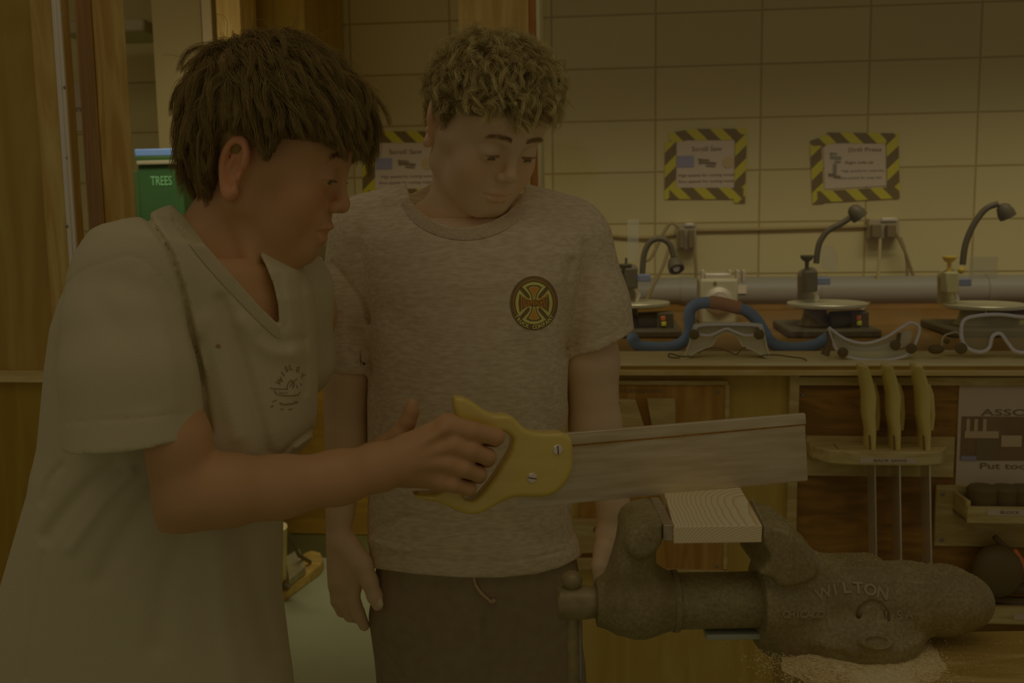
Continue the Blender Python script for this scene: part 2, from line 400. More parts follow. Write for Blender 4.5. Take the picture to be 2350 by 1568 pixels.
# centre post of the glazed partition, ledge and panels at the right
sL, sM, sN, sE = (PW(u, 60, 2.14)[0] for u in (1052, 1213, 1231, 1240)); zled = PW(1800, 835, 2.06)[1]
struct('trim_5', M().wbox(sL, sM, zled, 2.7, 2.14, 2.22), m_pineV, .002)
struct('trim_6', M().wbox(sM, sN, zled, 2.7, 2.15, 2.22), m_redwood)
struct('trim_7', M().wbox(sN, sE, zled, 2.7, 2.132, 2.22), mat('trim_cream', (88, 75, 44), .5), .002)
sR = PW(2600, 800, 2.1)[0]; s0 = PW(1075, 900, 2.1)[0]
m_mid = wood('ledge_edge', (76, 56, 18), (68, 48, 12), 'X', 5)
struct('window_ledge', M().wbox(s0, sR, zled - .006, zled, 2.06, 2.26), wood('ledge_top', (92, 78, 48), (86, 70, 36), 'X', 7), .002)
z2_, z3_ = (PW(1700, v, 2.062)[1] for v in (849, 862))
struct('trim_8', M().wbox(s0, sR, z2_, zled - .006, 2.066, 2.12), m_mid, .001)
struct('trim_9', M().wbox(s0, sR, z3_, z2_, 2.056, 2.12), wood('ledge_strip', (84, 68, 34), (78, 60, 24), 'X', 7), .002)
struct('wall_partition', M().wbox(s0, sR, 0, z3_, 2.10, 2.14), m_ply)
def glassy(m, nt, b, N, L):
    tr = N.new('ShaderNodeBsdfTransparent'); gl = N.new('ShaderNodeBsdfGlossy'); gl.inputs['Roughness'].default_value = .03
    fr = N.new('ShaderNodeFresnel'); fr.inputs[0].default_value = 1.45; mx = N.new('ShaderNodeMixShader')
    L.new(fr.outputs[0], mx.inputs[0]); L.new(tr.outputs[0], mx.inputs[1]); L.new(gl.outputs[0], mx.inputs[2]); L.new(mx.outputs[0], N['Material Output'].inputs[0])
m_glass = mat('window_glass', (90, 90, 90), extra=glassy)
gp = struct('window_1', M().wbox(sE, sR, zled, 2.7, 2.252, 2.257), m_glass)

# ------------------------------------------------------------------ wall: posters, outlets, conduit
def hazard(m, nt, b, N, L):
    tc = N.new('ShaderNodeTexCoord'); sx = N.new('ShaderNodeSeparateXYZ'); L.new(tc.outputs['Object'], sx.inputs[0])
    at = N.new('ShaderNodeAttribute'); at.attribute_name = 'flip'
    ml = N.new('ShaderNodeMath'); ml.operation = 'MULTIPLY'; L.new(sx.outputs[2], ml.inputs[0]); L.new(at.outputs['Fac'], ml.inputs[1])
    ad = N.new('ShaderNodeMath'); ad.operation = 'ADD'; L.new(sx.outputs[0], ad.inputs[0]); L.new(ml.outputs[0], ad.inputs[1])
    sc = N.new('ShaderNodeMath'); sc.operation = 'MULTIPLY'; sc.inputs[1].default_value = 10.5; L.new(ad.outputs[0], sc.inputs[0])
    fr = N.new('ShaderNodeMath'); fr.operation = 'FRACT'; L.new(sc.outputs[0], fr.inputs[0])
    gt = N.new('ShaderNodeMath'); gt.operation = 'GREATER_THAN'; gt.inputs[1].default_value = .48; L.new(fr.outputs[0], gt.inputs[0])
    mx = N.new('ShaderNodeMix'); mx.data_type = 'RGBA'; L.new(gt.outputs[0], mx.inputs[0]); mx.inputs[6].default_value = (*alb((80, 68, 10)), 1)
    mx.inputs[7].default_value = (*alb((46, 34, 12)), 1); L.new(mx.outputs[2], b.inputs['Base Color'])
m_tape = mat('hazard_tape', (80, 68, 10), .4, .3, extra=hazard)
m_pblue = mat('printed_blue', (60, 52, 50), .8); m_ptan = mat('printed_tan', (80, 62, 34), .8)
def poster(c, inner, tapes, label, lines, kind):
    # px corners; tapes: strips (u0,v0,u1,v1,halfwidth px)
    s, z = PW(*c, NWALL - .004); t = thing('wall_poster', label, 'poster', W(s, NWALL - .004, z - .13), 'hazard taped posters on the block wall')
    q = lambda u, v, n: PWP(u, v, n)
    vs = [q(*p, NWALL - .0035) for p in inner]; vb = [q(*p, NWALL - .0005) for p in inner]
    M().add(vs + vb, [(0, 1, 2, 3), (7, 6, 5, 4), (0, 4, 5, 1), (1, 5, 6, 2), (2, 6, 7, 3), (3, 7, 4, 0)]).build('paper_sheet', m_paper, t, 0)
    for k, (u0, v0, u1, v1, hw) in enumerate(tapes):
        d = Vector((u1 - u0, v1 - v0)).normalized(); n = Vector((-d.y, d.x)) * hw; n0 = NWALL - .0045 - .0006 * k
        cs = [(u0 + n.x, v0 + n.y), (u1 + n.x, v1 + n.y), (u1 - n.x, v1 - n.y), (u0 - n.x, v0 - n.y)]
        vv = [q(*p, n0) for p in cs] + [q(*p, n0 + .0005) for p in cs]
        o = M().add(vv, [(0, 1, 2, 3), (7, 6, 5, 4), (0, 4, 5, 1), (1, 5, 6, 2), (2, 6, 7, 3), (3, 7, 4, 0)]).build('hazard_tape', m_tape, t, 0)
        set_attr(o, 'flip', [1.0 if abs(d.x) > abs(d.y) else -1.0] * len(vv))
    for txt, u, v, h, wd_, mm in lines:
        if txt.startswith('#'):
            mb = M(); p = q(u, v, NWALL - .0055); k = NWALL / FPX
            if txt == '#box': mb.box(p, (wd_ * k, .001, h * k), Matrix.Rotation(-AL, 3, 'Z'))
            if txt == '#disc': mb.lathe(p, -NW, [(0, h * k / 2), (.001, h * k / 2)], 20)
            if txt == '#saw':
                for dx, dy, w_, h_ in ((-.16, -.3, .6, .12), (.1, .0, .8, .22), (.2, .3, .5, .14), (-.35, -.1, .12, .4)):
                    mb.box(p + TW * dx * wd_ * k + Vector((0, 0, -dy * h * k)), (w_ * wd_ * k, .001, h_ * h * k), Matrix.Rotation(-AL, 3, 'Z') @ Matrix.Rotation(.12, 3, 'Y'))
            mb.build('printed_picture', mm, t, 0)
        else:
            tv, tf = text_mesh(txt, 1, bold=.008); w0 = max(x[0] for x in tv) - min(x[0] for x in tv); k = NWALL / FPX
            hs = h * k / .72; ws = wd_ * k / w0; p = q(u, v, NWALL - .0052)
            M().add([p + TW * (x * ws) + Vector((0, 0, y * hs)) - NW * z * 0 for x, y, z in tv], tf).build('printed_text', mm, t, 0)
    return t
poster((920, 380), [(862, 327), (1006, 327), (1006, 434), (860, 434)],
       [(855, 315, 1018, 314, 13), (846, 345, 846, 460, 14), (1012, 340, 1014, 458, 13), (846, 446, 1018, 446, 13)],
       'Scroll Saw poster framed in yellow and black tape, on the wall between the two people', [
        ('Scroll Saw', 930, 349, 10, 76, m_ink), ('#box', 881, 376, 25, 38, m_pblue), ('#saw', 932, 377, 24, 44, m_ink), ('#disc', 979, 376, 25, 30, m_ptan),
        ('High speeds for cutting wood', 934, 405, 6, 122, m_ink), ('Slow speeds for cutting metal', 930, 419, 6, 122, m_ink)], 0)
poster((1618, 380), [(1553, 322), (1685, 322), (1685, 431), (1552, 431)],
       [(1536, 318, 1596, 306, 12), (1585, 309, 1712, 308, 13), (1539, 325, 1538, 458, 13), (1701, 308, 1697, 466, 13), (1536, 444, 1706, 444, 13)],
       'hazard taped poster with three pictures, nearest right of the blond person', [
        ('Scroll Saw', 1622, 342, 10, 66, m_ink), ('#box', 1573, 371, 25, 38, m_pblue), ('#saw', 1622, 374, 24, 42, m_ink), ('#disc', 1671, 373, 25, 28, m_ptan),
        ('High speeds for cutting wood', 1620, 402, 6, 122, m_ink), ('Slow speeds for cutting metal', 1620, 416, 6, 122, m_ink)], 0)
poster((1965, 380), [(1890, 331), (2032, 323), (2034, 426), (1893, 434)],
       [(1862, 334, 1910, 318, 11), (1898, 316, 2062, 318, 12), (1872, 335, 1878, 468, 13), (2048, 312, 2051, 452, 14), (1876, 452, 2064, 442, 13)],
       'hazard taped poster with a drill press picture, rightmost poster on the block wall', [
        ('Drill Press', 1985, 344, 9, 70, m_ink), ('#saw', 1917, 362, 30, 26, m_screw), ('#box', 1916, 388, 22, 8, m_screw), ('#saw', 1914, 404, 14, 28, m_ink),
        ('Right side up', 1972, 373, 6, 60, m_ink), ('High speeds for small bits', 1980, 392, 5, 90, m_screw), ('Slow speeds for large bits', 1975, 408, 5, 90, m_screw)], 0)

def ntube(pts, n, r, seg=10, m_=m_grey, sm=6, jit=None):
    c = crv([(u, v, nn) for (u, v), nn in zip(pts, n if hasattr(n, '__len__') else [n] * len(pts))], sm)
    return M().tube([PWP(*q) for q in c], r, seg)
m_cond = mat('painted_conduit', (66, 52, 22), .5, .3); m_box = mat('outlet_metal', (70, 58, 36), .4, .4, .2)
for pts, lb in ((((1240, 531), (1365, 538), (1480, 546), (1556, 536)), 'thin painted conduit along the wall, running left from the lower outlet box'),
                (((1592, 529), (1800, 525), (1996, 519)), 'thin painted conduit along the wall between the two outlet boxes')):
    tag(ntube(pts, NWALL - .012, .007, 10).build('wall_conduit', m_cond), lb, 'conduit', 'conduits on the block wall')
for (u0, v0, u1, v1), lb in (((1553, 514, 1598, 572), 'metal outlet box with plugged cords above the blue hose, left of two'), ((1994, 502, 2064, 548), 'metal outlet box with two plugs below the rightmost poster')):
    s, z = PW((u0 + u1) / 2, v1, NWALL); t = thing('outlet_box', lb, 'outlet', W(s, NWALL, z), 'outlet boxes on the block wall')
    M().pbox(u0, v0, u1, v1, NWALL - .05, .05).build('box_body', m_box, t, bevel=.003)
    w = u1 - u0
    M().pbox(u0 + w * .1, v0 + 14, u0 + w * .42, v1 - 2, NWALL - .085, .035).build('plug', m_dark, t, bevel=.004)
    M().pbox(u0 + w * .6, v0 + 14, u0 + w * .9, v1 - 2, NWALL - .085, .035).build('plug', m_dark, t, bevel=.004)
    M().pbox(u0 + w * .42, v0 - 2, u1 - 4, v0 + 6, NWALL - .06, .02).build('cover_plate', m_steel, t, bevel=.002)
m_cord = mat('black_cord', (56, 44, 20), .5); m_cordl = mat('tan_cord', (70, 58, 32), .5)
for pts, n, mm, lb in ((((2056, 535), (2078, 580), (2095, 630), (2118, 692)), 3.925, m_cord, 'dark cord slanting down right from the right outlet box'),
                       (((2066, 545), (2080, 590), (2082, 660), (2078, 700)), 3.93, m_cord, 'dark cord hanging straight down from the right outlet box'),
                       (((2020, 548), (2016, 620), (2010, 670), (1978, 712)), 3.8, m_cordl, 'tan cord curving left down from the right outlet box'),
                       (((1590, 545), (1595, 590), (1597, 640), (1588, 700)), 3.925, m_cord, 'dark cord hanging straight down from the left outlet box'),
                       (((1560, 525), (1540, 512), (1520, 540), (1495, 590), (1478, 600)), 3.7, m_cord, 'dark cord looping left from the left outlet box to the gooseneck lamp'),
                       (((1537, 565), (1522, 610), (1500, 655), (1484, 690)), 3.6, m_cord, 'dark cord behind the left gooseneck lamp running down left')):
    tag(ntube(pts, n, .006, 8).build('power_cord', mm), lb, 'cord', 'power cords below the outlet boxes')

# ------------------------------------------------------------------ counter and machines behind the glass
zc = .945
ct = thing('machine_counter', 'long reddish brown counter behind the glass carrying the scroll saws', 'counter', W(PW(1800, 750, 3.1)[0], 3.1, 0))
M().wbox(s0 + .3, sR + .6, zc - .035, zc, 2.30, 3.985).build('counter_top', m_counter, ct, bevel=.004)
M().wbox(s0 + .32, sR + .6, 0, zc - .035, 2.34, 3.985).build('counter_base', m_counter, ct)
sx0, sx1 = PW(1290, 668, 3.83)[0], PW(2700, 668, 3.83)[0]
pz = PW(1800, 668, 3.83)[1]
dp = thing('dust_pipe', 'fat grey horizontal dust pipe lying along the back of the counter', 'pipe', W((sx0 + sx1) / 2, 3.83, pz - .055))
mb = M().cyl(W(sx0, 3.83, pz), W(sx1, 3.83, pz), .053, seg=40); mb.build('pipe_body', mat('pipe_grey', (55, 47, 32), .5, .35), dp)
M().pbox(1693, 655, 1713, 674, 3.772, .002).build('white_tag', m_paper, dp, 0)
for u in (1560, 1880, 2260): a = PW(u, 668, 3.83)[0]; M().cyl(W(a, 3.83, pz), W(a + .03, 3.83, pz), .056, seg=40).build('pipe_band', bpy.data.materials['pipe_grey'], dp)
M().wbox(sx0, sx1, zc + .001, pz - .035, 3.80, 3.86).build('pipe_cradle', m_counter, dp)

m_blue = mat('saw_blue', (50, 47, 46), .4); m_orangep = mat('orange_knob', (104, 70, 16), .4); m_red = mat('red_switch', (96, 44, 18), .4); m_yel = mat('yellow_switch', (98, 86, 20), .4)
m_olive = mat('olive_enamel', (76, 66, 36), .45, .3); m_plat = mat('cast_table', (80, 70, 46), .35, .5, .3)
m_dm = mat('machine_black', (36, 28, 13), .5, .3); m_gm = mat('machine_grey', (58, 48, 30), .45, .4, .2)
m_lamp = mat('lamp_lens', (125, 115, 95), .3)
def translucent(f, col):
    def ex(m, nt, b, N, L):
        tr = N.new('ShaderNodeBsdfTransparent'); mx = N.new('ShaderNodeMixShader'); mx.inputs[0].default_value = f
        L.new(tr.outputs[0], mx.inputs[1]); L.new(b.outputs[0], mx.inputs[2]); L.new(mx.outputs[0], N['Material Output'].inputs[0])
    return ex
m_shield = mat('clear_shield', (80, 70, 50), .2, .5, extra=translucent(.28, 0))
def scroll_saw(uc, dz, body, knob, lamp, head, label, knobm, bodym, mirror=1, lens=True, table=(88, 697)):
    n = 3.05; k = n / FPX; s, z = PW(uc, table[1], n); t = thing('scroll_saw', label, 'scroll saw', W(s, n, zc), 'scroll saws on the counter')
    q = lambda u, v, nn=n: PWP(u, v, nn)
    p = q(uc, table[1])
    M().lathe(p - Vector((0, 0, .006)), (0, 0, 1), [(-.004, table[0] * k * .9), (0, table[0] * k), (.008, table[0] * k), (.010, table[0] * k * .985)], 48).build('round_table', m_plat, t)
    M().lathe(Vector((p.x, p.y + .01, zc + .02)) - TW * .03, (0, 0, 1), [(0, .055), (.02, .040), (p.z - zc - .03, .032)], 16).build('table_support', bodym, t)
    M().box(Vector((p.x, p.y + .02, zc + .012)), (.26, .30, .024), Matrix.Rotation(-AL, 3, 'Z')).build('base', m_dm, t, bevel=.006)
    M().tube([Vector((p.x, p.y - .03, zc + .038)) + TW * .0, Vector((p.x, p.y - .03, zc + .042)) + TW * .10], .03, 18).build('motor', m_dm, t)
    sp = Vector((p.x, p.y - .055, zc + .045)) + TW * .075
    M().box(sp, (.05, .03, .05), Matrix.Rotation(-AL, 3, 'Z')).build('switch_box', m_dm, t, bevel=.004)
    sw = M().box(sp + Vector((-.008, -.018, .008)), (.014, .008, .014)).build('switch', m_red, t, bevel=.002)
    M().box(sp + Vector((-.006, -.018, -.008)), (.014, .008, .013)).build('switch', m_yel, t, bevel=.002)
    u0, v0 = body
    # C-frame: column behind, arm reaching over the table, head with hold-down
    M().tube([q(u0 + 2, 690, n + .13), q(u0, v0 + 55, n + .12), q(u0 - 2, v0 + 28, n + .07), q(u0 + 12, v0 + 22, n)], [.03, .026, .024, .018], 14).build('arm', bodym, t)
    M().box(q(u0 + 8, v0 + 40), (.038, .05, .062), Matrix.Rotation(-AL, 3, 'Z')).build('saw_head', m_dm if bodym is not m_olive else bodym, t, bevel=.005)
    M().box(q(u0 + 34 * mirror, v0 + 40), (.05, .03, .022), Matrix.Rotation(-AL, 3, 'Z')).build('clamp_block', m_blue, t, bevel=.003)
    M().cyl(q(u0 + 22, v0 + 50), q(u0 + 22, 692), .004, seg=10).build('saw_blade', m_steel, t)
    M().tube([q(u0 + 14, v0 + 52), q(u0 + 26, v0 + 80), q(u0 + 20, 692)], .006, 8).build('hold_down', m_steel, t)
    M().lathe(q(*knob) - Vector((0, 0, .018)), (0, 0, 1), [(-.02, .006), (.006, .006), (.014, .016), (.022, .02), (.026, .019)], 18).build('tension_knob', knobm, t)
    c = crv([(u, v) for u, v in lamp], 8)
    M().tube([q(u, v, n + .02) for u, v in c], .009, 12).build('gooseneck', m_dm, t)
    hu, hv, du, dv = head; ax = (q(hu + du, hv + dv, n) - q(hu, hv, n)).normalized()
    if lens: ax = (ax + Vector((0, -.9, 0))).normalized()
    ls = M().lathe(q(hu, hv, n + .02) - ax * .022, ax, [(0, .008), (.008, .018), (.028, .024), (.044, .024), (.045, .018), (.036, .017)], 20).build('lamp_head', m_dm, t)
    M().sph(q(hu, hv, n + .02) + ax * .016, .012 if lens else .010, 14).build('lamp_bulb', m_lamp, ls)
    return t, q
t, q = scroll_saw(1462, 0, (1440, 598), (1435, 612), [(1474, 632), (1478, 585), (1492, 556), (1515, 548), (1536, 560), (1546, 590)], (1549, 606, 3, 16),
                  'scroll saw with a gooseneck lamp curled over, leftmost on the counter', m_dm, m_gm, table=(74, 696))
M().tube([q(1437, 592), q(1437, 640)], .004, 8).build('guide_rod', m_dm, t)
M().tube([q(1432, 622), q(1420, 630), q(1412, 641)], .005, 8).build('air_nozzle', m_dm, t)
M().pbox(1440, 503, 1466, 600, 3.1, .003).build('blade_shield', m_shield, t, 0)
t, q = scroll_saw(1898, 0, (1850, 605), (1852, 592), [(1873, 605), (1880, 560), (1900, 530), (1930, 514), (1950, 500)], (1964, 487, 8, 10),
                  'scroll saw with a lamp stretched up right and black knob, middle one on the counter', m_dm, m_gm, lens=False, table=(87, 697))
M().add(*(lambda ps: (ps + [p + NW * .003 for p in ps], [(0, 1, 2, 3, 4), (9, 8, 7, 6, 5), (0, 5, 6, 1), (1, 6, 7, 2), (2, 7, 8, 3), (3, 8, 9, 4), (4, 9, 5, 0)]))(
    [q(u, v) for u, v in ((1886, 566), (1912, 564), (1924, 590), (1918, 622), (1884, 618))])).build('blade_shield', m_shield, t, 0)
t, q = scroll_saw(2260, 0, (2172, 608), (2179, 594), [(2209, 608), (2216, 560), (2235, 515), (2262, 480), (2290, 468)], (2306, 484, 6, 12),
                  'pale scroll saw with orange knobs and a tall gooseneck lamp, rightmost on the counter', m_orangep, m_olive, lens=False, table=(87, 700))
M().sph(q(2206, 621, 2.98), .010, 12).build('side_knob', m_orangep, t)
M().pbox(2225, 590, 2290, 640, 3.0, .003).build('blade_shield', m_shield, t, 0)

n = 3.3; s, z = PW(1650, 700, n)
t = thing('bench_sander', 'beige bench sander with a round dial between the scroll saws', 'machine', W(s, n, zc))
M().pbox(1606, 640, 1694, 746, n, .14).build('body', m_beige, t, bevel=.01)
M().pbox(1618, 628, 1676, 642, n + .01, .1).build('top_plate', m_grey, t, bevel=.004)
for u in (1610, 1672, 1690, 1704): M().pbox(u, 620, u + 7, 650, n + .02, .04).build('bracket', m_grey, t, bevel=.002)
M().lathe(PWP(1650, 690, n), -NW, [(0, .044), (.006, .044), (.012, .03), (.02, .03)], 28).build('dial', m_grey, t)
M().box(PWP(1664, 688, n - .02), (.05, .006, .012), Matrix.Rotation(.5, 3, 'Y')).build('dial_pointer', m_steel, t)
M().lathe(PWP(1641, 650, n), -NW, [(0, .006), (.004, .005)], 12).build('bolt', m_dark, t)

# blue hose
hz = 2.46
hp = [(1452, 776), (1462, 792), (1495, 797), (1535, 797), (1566, 786), (1582, 762), (1582, 735), (1584, 712), (1600, 698), (1632, 694)]
h2 = [(1692, 706), (1716, 716), (1738, 737), (1755, 764), (1770, 786), (1795, 797), (1840, 798), (1875, 790), (1903, 772)]
m_hose = mat('blue_hose', (60, 68, 112), .5, .3)
def hose(pts):
    c = [PWP(u, v, hz) for u, v in crv(pts, 24)]; out = [c[0]]
    r = []
    for i in range(len(c)): r.append(.0145 * (1.0 if i % 2 else .93))
    return M().tube(c, r, 20)
t = thing('flexible_hose', 'bright blue corrugated hose with a red joint looping over the ledge', 'hose', PWP(1660, 812, hz))
hose(hp).build('hose_run', m_hose, t, 180); hose(h2).build('hose_run', m_hose, t, 180)
M().tube([PWP(u, v, hz) for u, v in crv([(1628, 694), (1655, 697), (1698, 708)], 6)], [.016] * 13, 20).build('red_joint', mat('red_joint', (118, 62, 36), .45), t)
M().sph(PWP(1452, 778, hz), .0155, 16).build('hose_end', m_hose, t)

# ------------------------------------------------------------------ goggles on the ledge
m_gog = mat('clear_vinyl', (92, 82, 60), .3, .6, extra=translucent(.72, 0)); m_rim = mat('vinyl_rim', (104, 94, 72), .25, .7, extra=translucent(.85, 0))
m_lens = mat('goggle_lens', (74, 64, 42), .1, .6, extra=translucent(.34, 0))
def shell(t, name, outline, n0, depth, m, wall=.0035, back=False, closed=True):
    c = crv(outline, 5, closed); cx = sum(p[0] for p in c) / len(c); cy = sum(p[1] for p in c) / len(c)
    k = n0 / FPX; rings = []
    w = wall / k
    def off(q, a):
        out = []
        for i in range(len(q)):
            d = np.array(q[(i + 1) % len(q)]) - np.array(q[i - 1]); d /= max(np.linalg.norm(d), 1e-6); out.append((q[i][0] + d[1] * a, q[i][1] - d[0] * a))
        return out
    area_ = sum(c[i - 1][0] * c[i][1] - c[i][0] * c[i - 1][1] for i in range(len(c))); sg = 1 if area_ > 0 else -1
    inn = off(c, -sg * w)
    mb = M()
    R = [[PWP(u, v, n0) for u, v in inn], [PWP(u, v, n0) for u, v in c], [PWP(u, v, n0 + depth) for u, v in c], [PWP(u, v, n0 + depth) for u, v in inn]]
    mb.loft(R + [R[0]], cap=False); return mb.build(name, m, t, 60)
def vent(t, u, v, n, r=.009, rot=(1, 1.3)):
    p = PWP(u, v, n); M().lathe(p, -NW, [(0, r * 1.2), (.003, r * 1.2), (.005, r * .9), (.006, .001)], 16).build('vent', m_black, t)
g1 = thing('safety_goggles', 'clear safety goggles lying lens up on the ledge in front of the blue hose', 'goggles', PWP(1668, 822, 2.13), 'clear goggles on the ledge')
shell(g1, 'frame', [(1590, 752), (1606, 742), (1670, 740), (1736, 742), (1752, 752), (1760, 790), (1768, 820), (1756, 821), (1730, 806), (1704, 796), (1692, 776), (1668, 764), (1646, 776), (1632, 796), (1600, 808), (1580, 822), (1570, 818), (1580, 788)], 2.13, .05, m_gog)
shell(g1, 'rim', [(1594, 752), (1612, 744), (1670, 742), (1732, 744), (1748, 752), (1740, 768), (1712, 772), (1686, 764), (1668, 757), (1650, 764), (1628, 772), (1600, 768)], 2.12, .02, m_rim, .005)
mb = M(); c = crv([(1598, 754), (1612, 746), (1732, 746), (1744, 754), (1736, 766), (1712, 769), (1668, 756), (1628, 769), (1604, 766)], 4, True)
mb.prism([tuple(q_) for q_ in c], lambda x, y, h: PWP(x, y, 2.128 + h), 0, .002).build('lens', m_lens, g1, 0)
m_frost = mat('frosted_vinyl', (94, 84, 62), .3, .6, extra=translucent(.45, 0))
def sheet(t, pts, n0, name='frame_face'):
    c = crv(pts, 4, True); M().prism([tuple(q_) for q_ in c], lambda x, y, h: PWP(x, y, n0 + h), 0, .0015).build(name, m_frost, t, 0)
sheet(g1, [(1590, 752), (1606, 743), (1736, 743), (1752, 752), (1762, 800), (1766, 818), (1752, 818), (1728, 804), (1706, 795), (1690, 774), (1668, 762), (1648, 774), (1632, 795), (1604, 808), (1580, 819), (1572, 816), (1582, 786)], 2.136)
vent(g1, 1593, 768, 2.118); vent(g1, 1742, 768, 2.118)
ntube([(1600, 812), (1625, 800), (1650, 800), (1675, 808), (1690, 814), (1702, 800), (1712, 798)], 2.11, .0016, 6).build('strap', m_black, g1)
ntube([(1748, 816), (1780, 815), (1820, 820), (1845, 824), (1858, 836)], 2.10, .0016, 6).build('strap', m_black, g1)
ntube([(1585, 818), (1560, 818), (1538, 812), (1536, 820), (1560, 822)], 2.10, .0018, 6).build('strap', m_black, g1)
g2 = thing('safety_goggles', 'clear safety goggles tipped upside down on the ledge, middle pair above the saws', 'goggles', PWP(2008, 828, 2.12), 'clear goggles on the ledge')
shell(g2, 'frame', [(1902, 752), (1914, 758), (1940, 776), (1975, 786), (2020, 778), (2055, 758), (2080, 742), (2104, 746), (2112, 756), (2100, 792), (2092, 818), (2060, 826), (2010, 830), (1950, 826), (1922, 812), (1908, 780)], 2.12, .05, m_gog)
ntube([(1902, 752), (1940, 778), (1985, 788), (2030, 776), (2072, 750), (2092, 741), (2110, 752), (2104, 780), (2085, 812), (2040, 826), (1980, 826), (1930, 812), (1908, 780), (1902, 752)], 2.115, .003, 8).build('rim', m_rim, g2)
ntube([(1915, 770), (1950, 795), (2000, 800), (2050, 785), (2078, 762)], 2.13, .0025, 8).build('rim', m_rim, g2)
sheet(g2, [(1904, 756), (1930, 776), (1975, 792), (2030, 782), (2074, 760), (2092, 762), (2086, 790), (2050, 806), (2092, 800), (2086, 818), (2040, 827), (1980, 827), (1934, 814), (1914, 795)], 2.128)
for u, v in ((1934, 809), (2054, 792), (2091, 800)): vent(g2, u, v, 2.112, .009)
M().tube([PWP(1898, 760, 2.11), PWP(1905, 785, 2.105), PWP(1893, 815, 2.10)], [.003, .005, .009], 10).build('strap', m_black, g2)
M().tube([PWP(2064, 765, 2.125), PWP(2060, 792, 2.12)], .004, 8).build('strap', m_black, g2)
g3 = thing('safety_goggles', 'clear safety goggles standing upright facing the camera, rightmost on the ledge', 'goggles', PWP(2290, 818, 2.12), 'clear goggles on the ledge')
oc = [(2206, 750), (2216, 732), (2250, 724), (2290, 722), (2330, 726), (2372, 734), (2390, 760), (2386, 790), (2362, 808), (2330, 806), (2312, 786), (2296, 766), (2278, 772), (2270, 798), (2250, 808), (2222, 800), (2208, 780)]
shell(g3, 'frame', oc, 2.13, .06, m_gog); ntube(oc + [oc[0]], 2.125, .0038, 8).build('rim', m_rim, g3)
mb = M(); c = crv(oc, 3, True); mb.prism([tuple(q_) for q_ in c], lambda x, y, h: PWP(x, y, 2.131 + h), 0, .002).build('lens', m_lens, g3, 0)
shell(g3, 'side_tab', [(2162, 776), (2172, 766), (2200, 762), (2206, 790), (2196, 806), (2164, 806), (2160, 792)], 2.16, .03, m_gog)
M().sph(PWP(2148, 802, 2.13), (.017, .012, .010), 14).build('strap', m_black, g3); vent(g3, 2205, 800, 2.112, .010); vent(g3, 2172, 783, 2.155, .005)
# ------------------------------------------------------------------ tool boards on the partition front
NB = 2.10
kb = NB / FPX
def label_text(t, txt, u, v, h, w, n, mm, name='printed_text'):
    tv, tf = text_mesh(txt, 1, bold=.01); w0 = max(x[0] for x in tv) - min(x[0] for x in tv); k = n / FPX; p = PWP(u, v, n)
    return M().add([p + TW * (x * w * k / w0) + Vector((0, 0, y * h * k / .72)) for x, y, z in tv], tf).build(name, mm, t, 0)
ba = thing('tool_board', 'brown wooden tool board with a pale frame behind the saw blade', 'tool board', PWP(1530, 1315, NB))
M().pbox(1330, 876, 1672, 1316, NB - .014, .014).build('backboard', m_orange, ba, bevel=.002)
for r in ((1330, 874, 1672, 884), (1662, 884, 1672, 1308), (1330, 1307, 1672, 1316)): M().pbox(*r, NB - .020, .008).build('frame', m_light, ba, bevel=.001)
label_text(ba, 'JUNIOR ENGINEERING', 1436, 898, 9, 170, NB - .0152, m_ink)
for u, v in ((1648, 900), (1645, 1300)): M().lathe(PWP(u, v, NB - .014), -NW, [(0, .004), (.0015, .003)], 12).build('screw', m_screw, ba)
def piece(name, label, poly, th, n, m_=None, holes=(), cat='wooden piece', grp='pale wooden pieces on the brown tool board'):
    c = [PWP(u, v, n) for u, v in poly]; t = M().prism(poly, lambda x, y, h: PWP(x, y, n - .0) + NW * h, -th, 0).build(name, m_ or m_light, None, 35, .0015)
    tag(t, label, cat, grp)
    for u, v, r in holes: M().lathe(PWP(u, v, n - th), -NW, [(-.003, r * kb * .9), (.0006, r * kb)], 16).build('hole', m_dark, t)
    return t
piece('wooden_wedge', 'pale wooden block with a slanted edge behind the arm, left of the wedge', [(1395, 914), (1458, 914), (1490, 1010), (1395, 1010)], .02, NB - .0145, holes=((1420, 925, 3),))
piece('wooden_wedge', 'narrow pale wooden wedge hung on the brown board above the saw blade', [(1484, 912), (1548, 912), (1550, 1000), (1500, 1040), (1496, 980)], .022, NB - .0145)
piece('slatted_piece', 'pale slat just below the saw teeth beside the left jaw of the vise', [(1395, 1150), (1489, 1150), (1489, 1166), (1395, 1166)], .018, NB - .0145)
piece('slatted_piece', 'pale slat with a round hole next to the hanging forearm', [(1300, 1189), (1440, 1189), (1440, 1264), (1300, 1264)], .018, NB - .0145, holes=((1370, 1217, 9),))
piece('slatted_piece', 'thin pale slat under the slat with the hole', [(1300, 1276), (1430, 1276), (1430, 1302), (1300, 1302)], .018, NB - .0145)

bb = thing('tool_board', 'large dark grained plywood tool board with a pale frame holding the spare saws', 'tool board', PWP(2080, 1500, NB))
M().pbox(1826, 880, 2600, 1700, NB - .010, .010).build('backboard', m_brown, bb)
M().pbox(1805, 862, 1827, 1700, NB - .022, .022).build('frame', m_light, bb, bevel=.002)
M().pbox(1827, 866, 2600, 886, NB - .022, .022).build('frame', m_light, bb, bevel=.002)
for u, v in ((1842, 907), (1838, 1010)): M().lathe(PWP(u, v, NB - .010), -NW, [(0, .0045), (.0015, .003)], 12).build('screw', m_screw, bb)

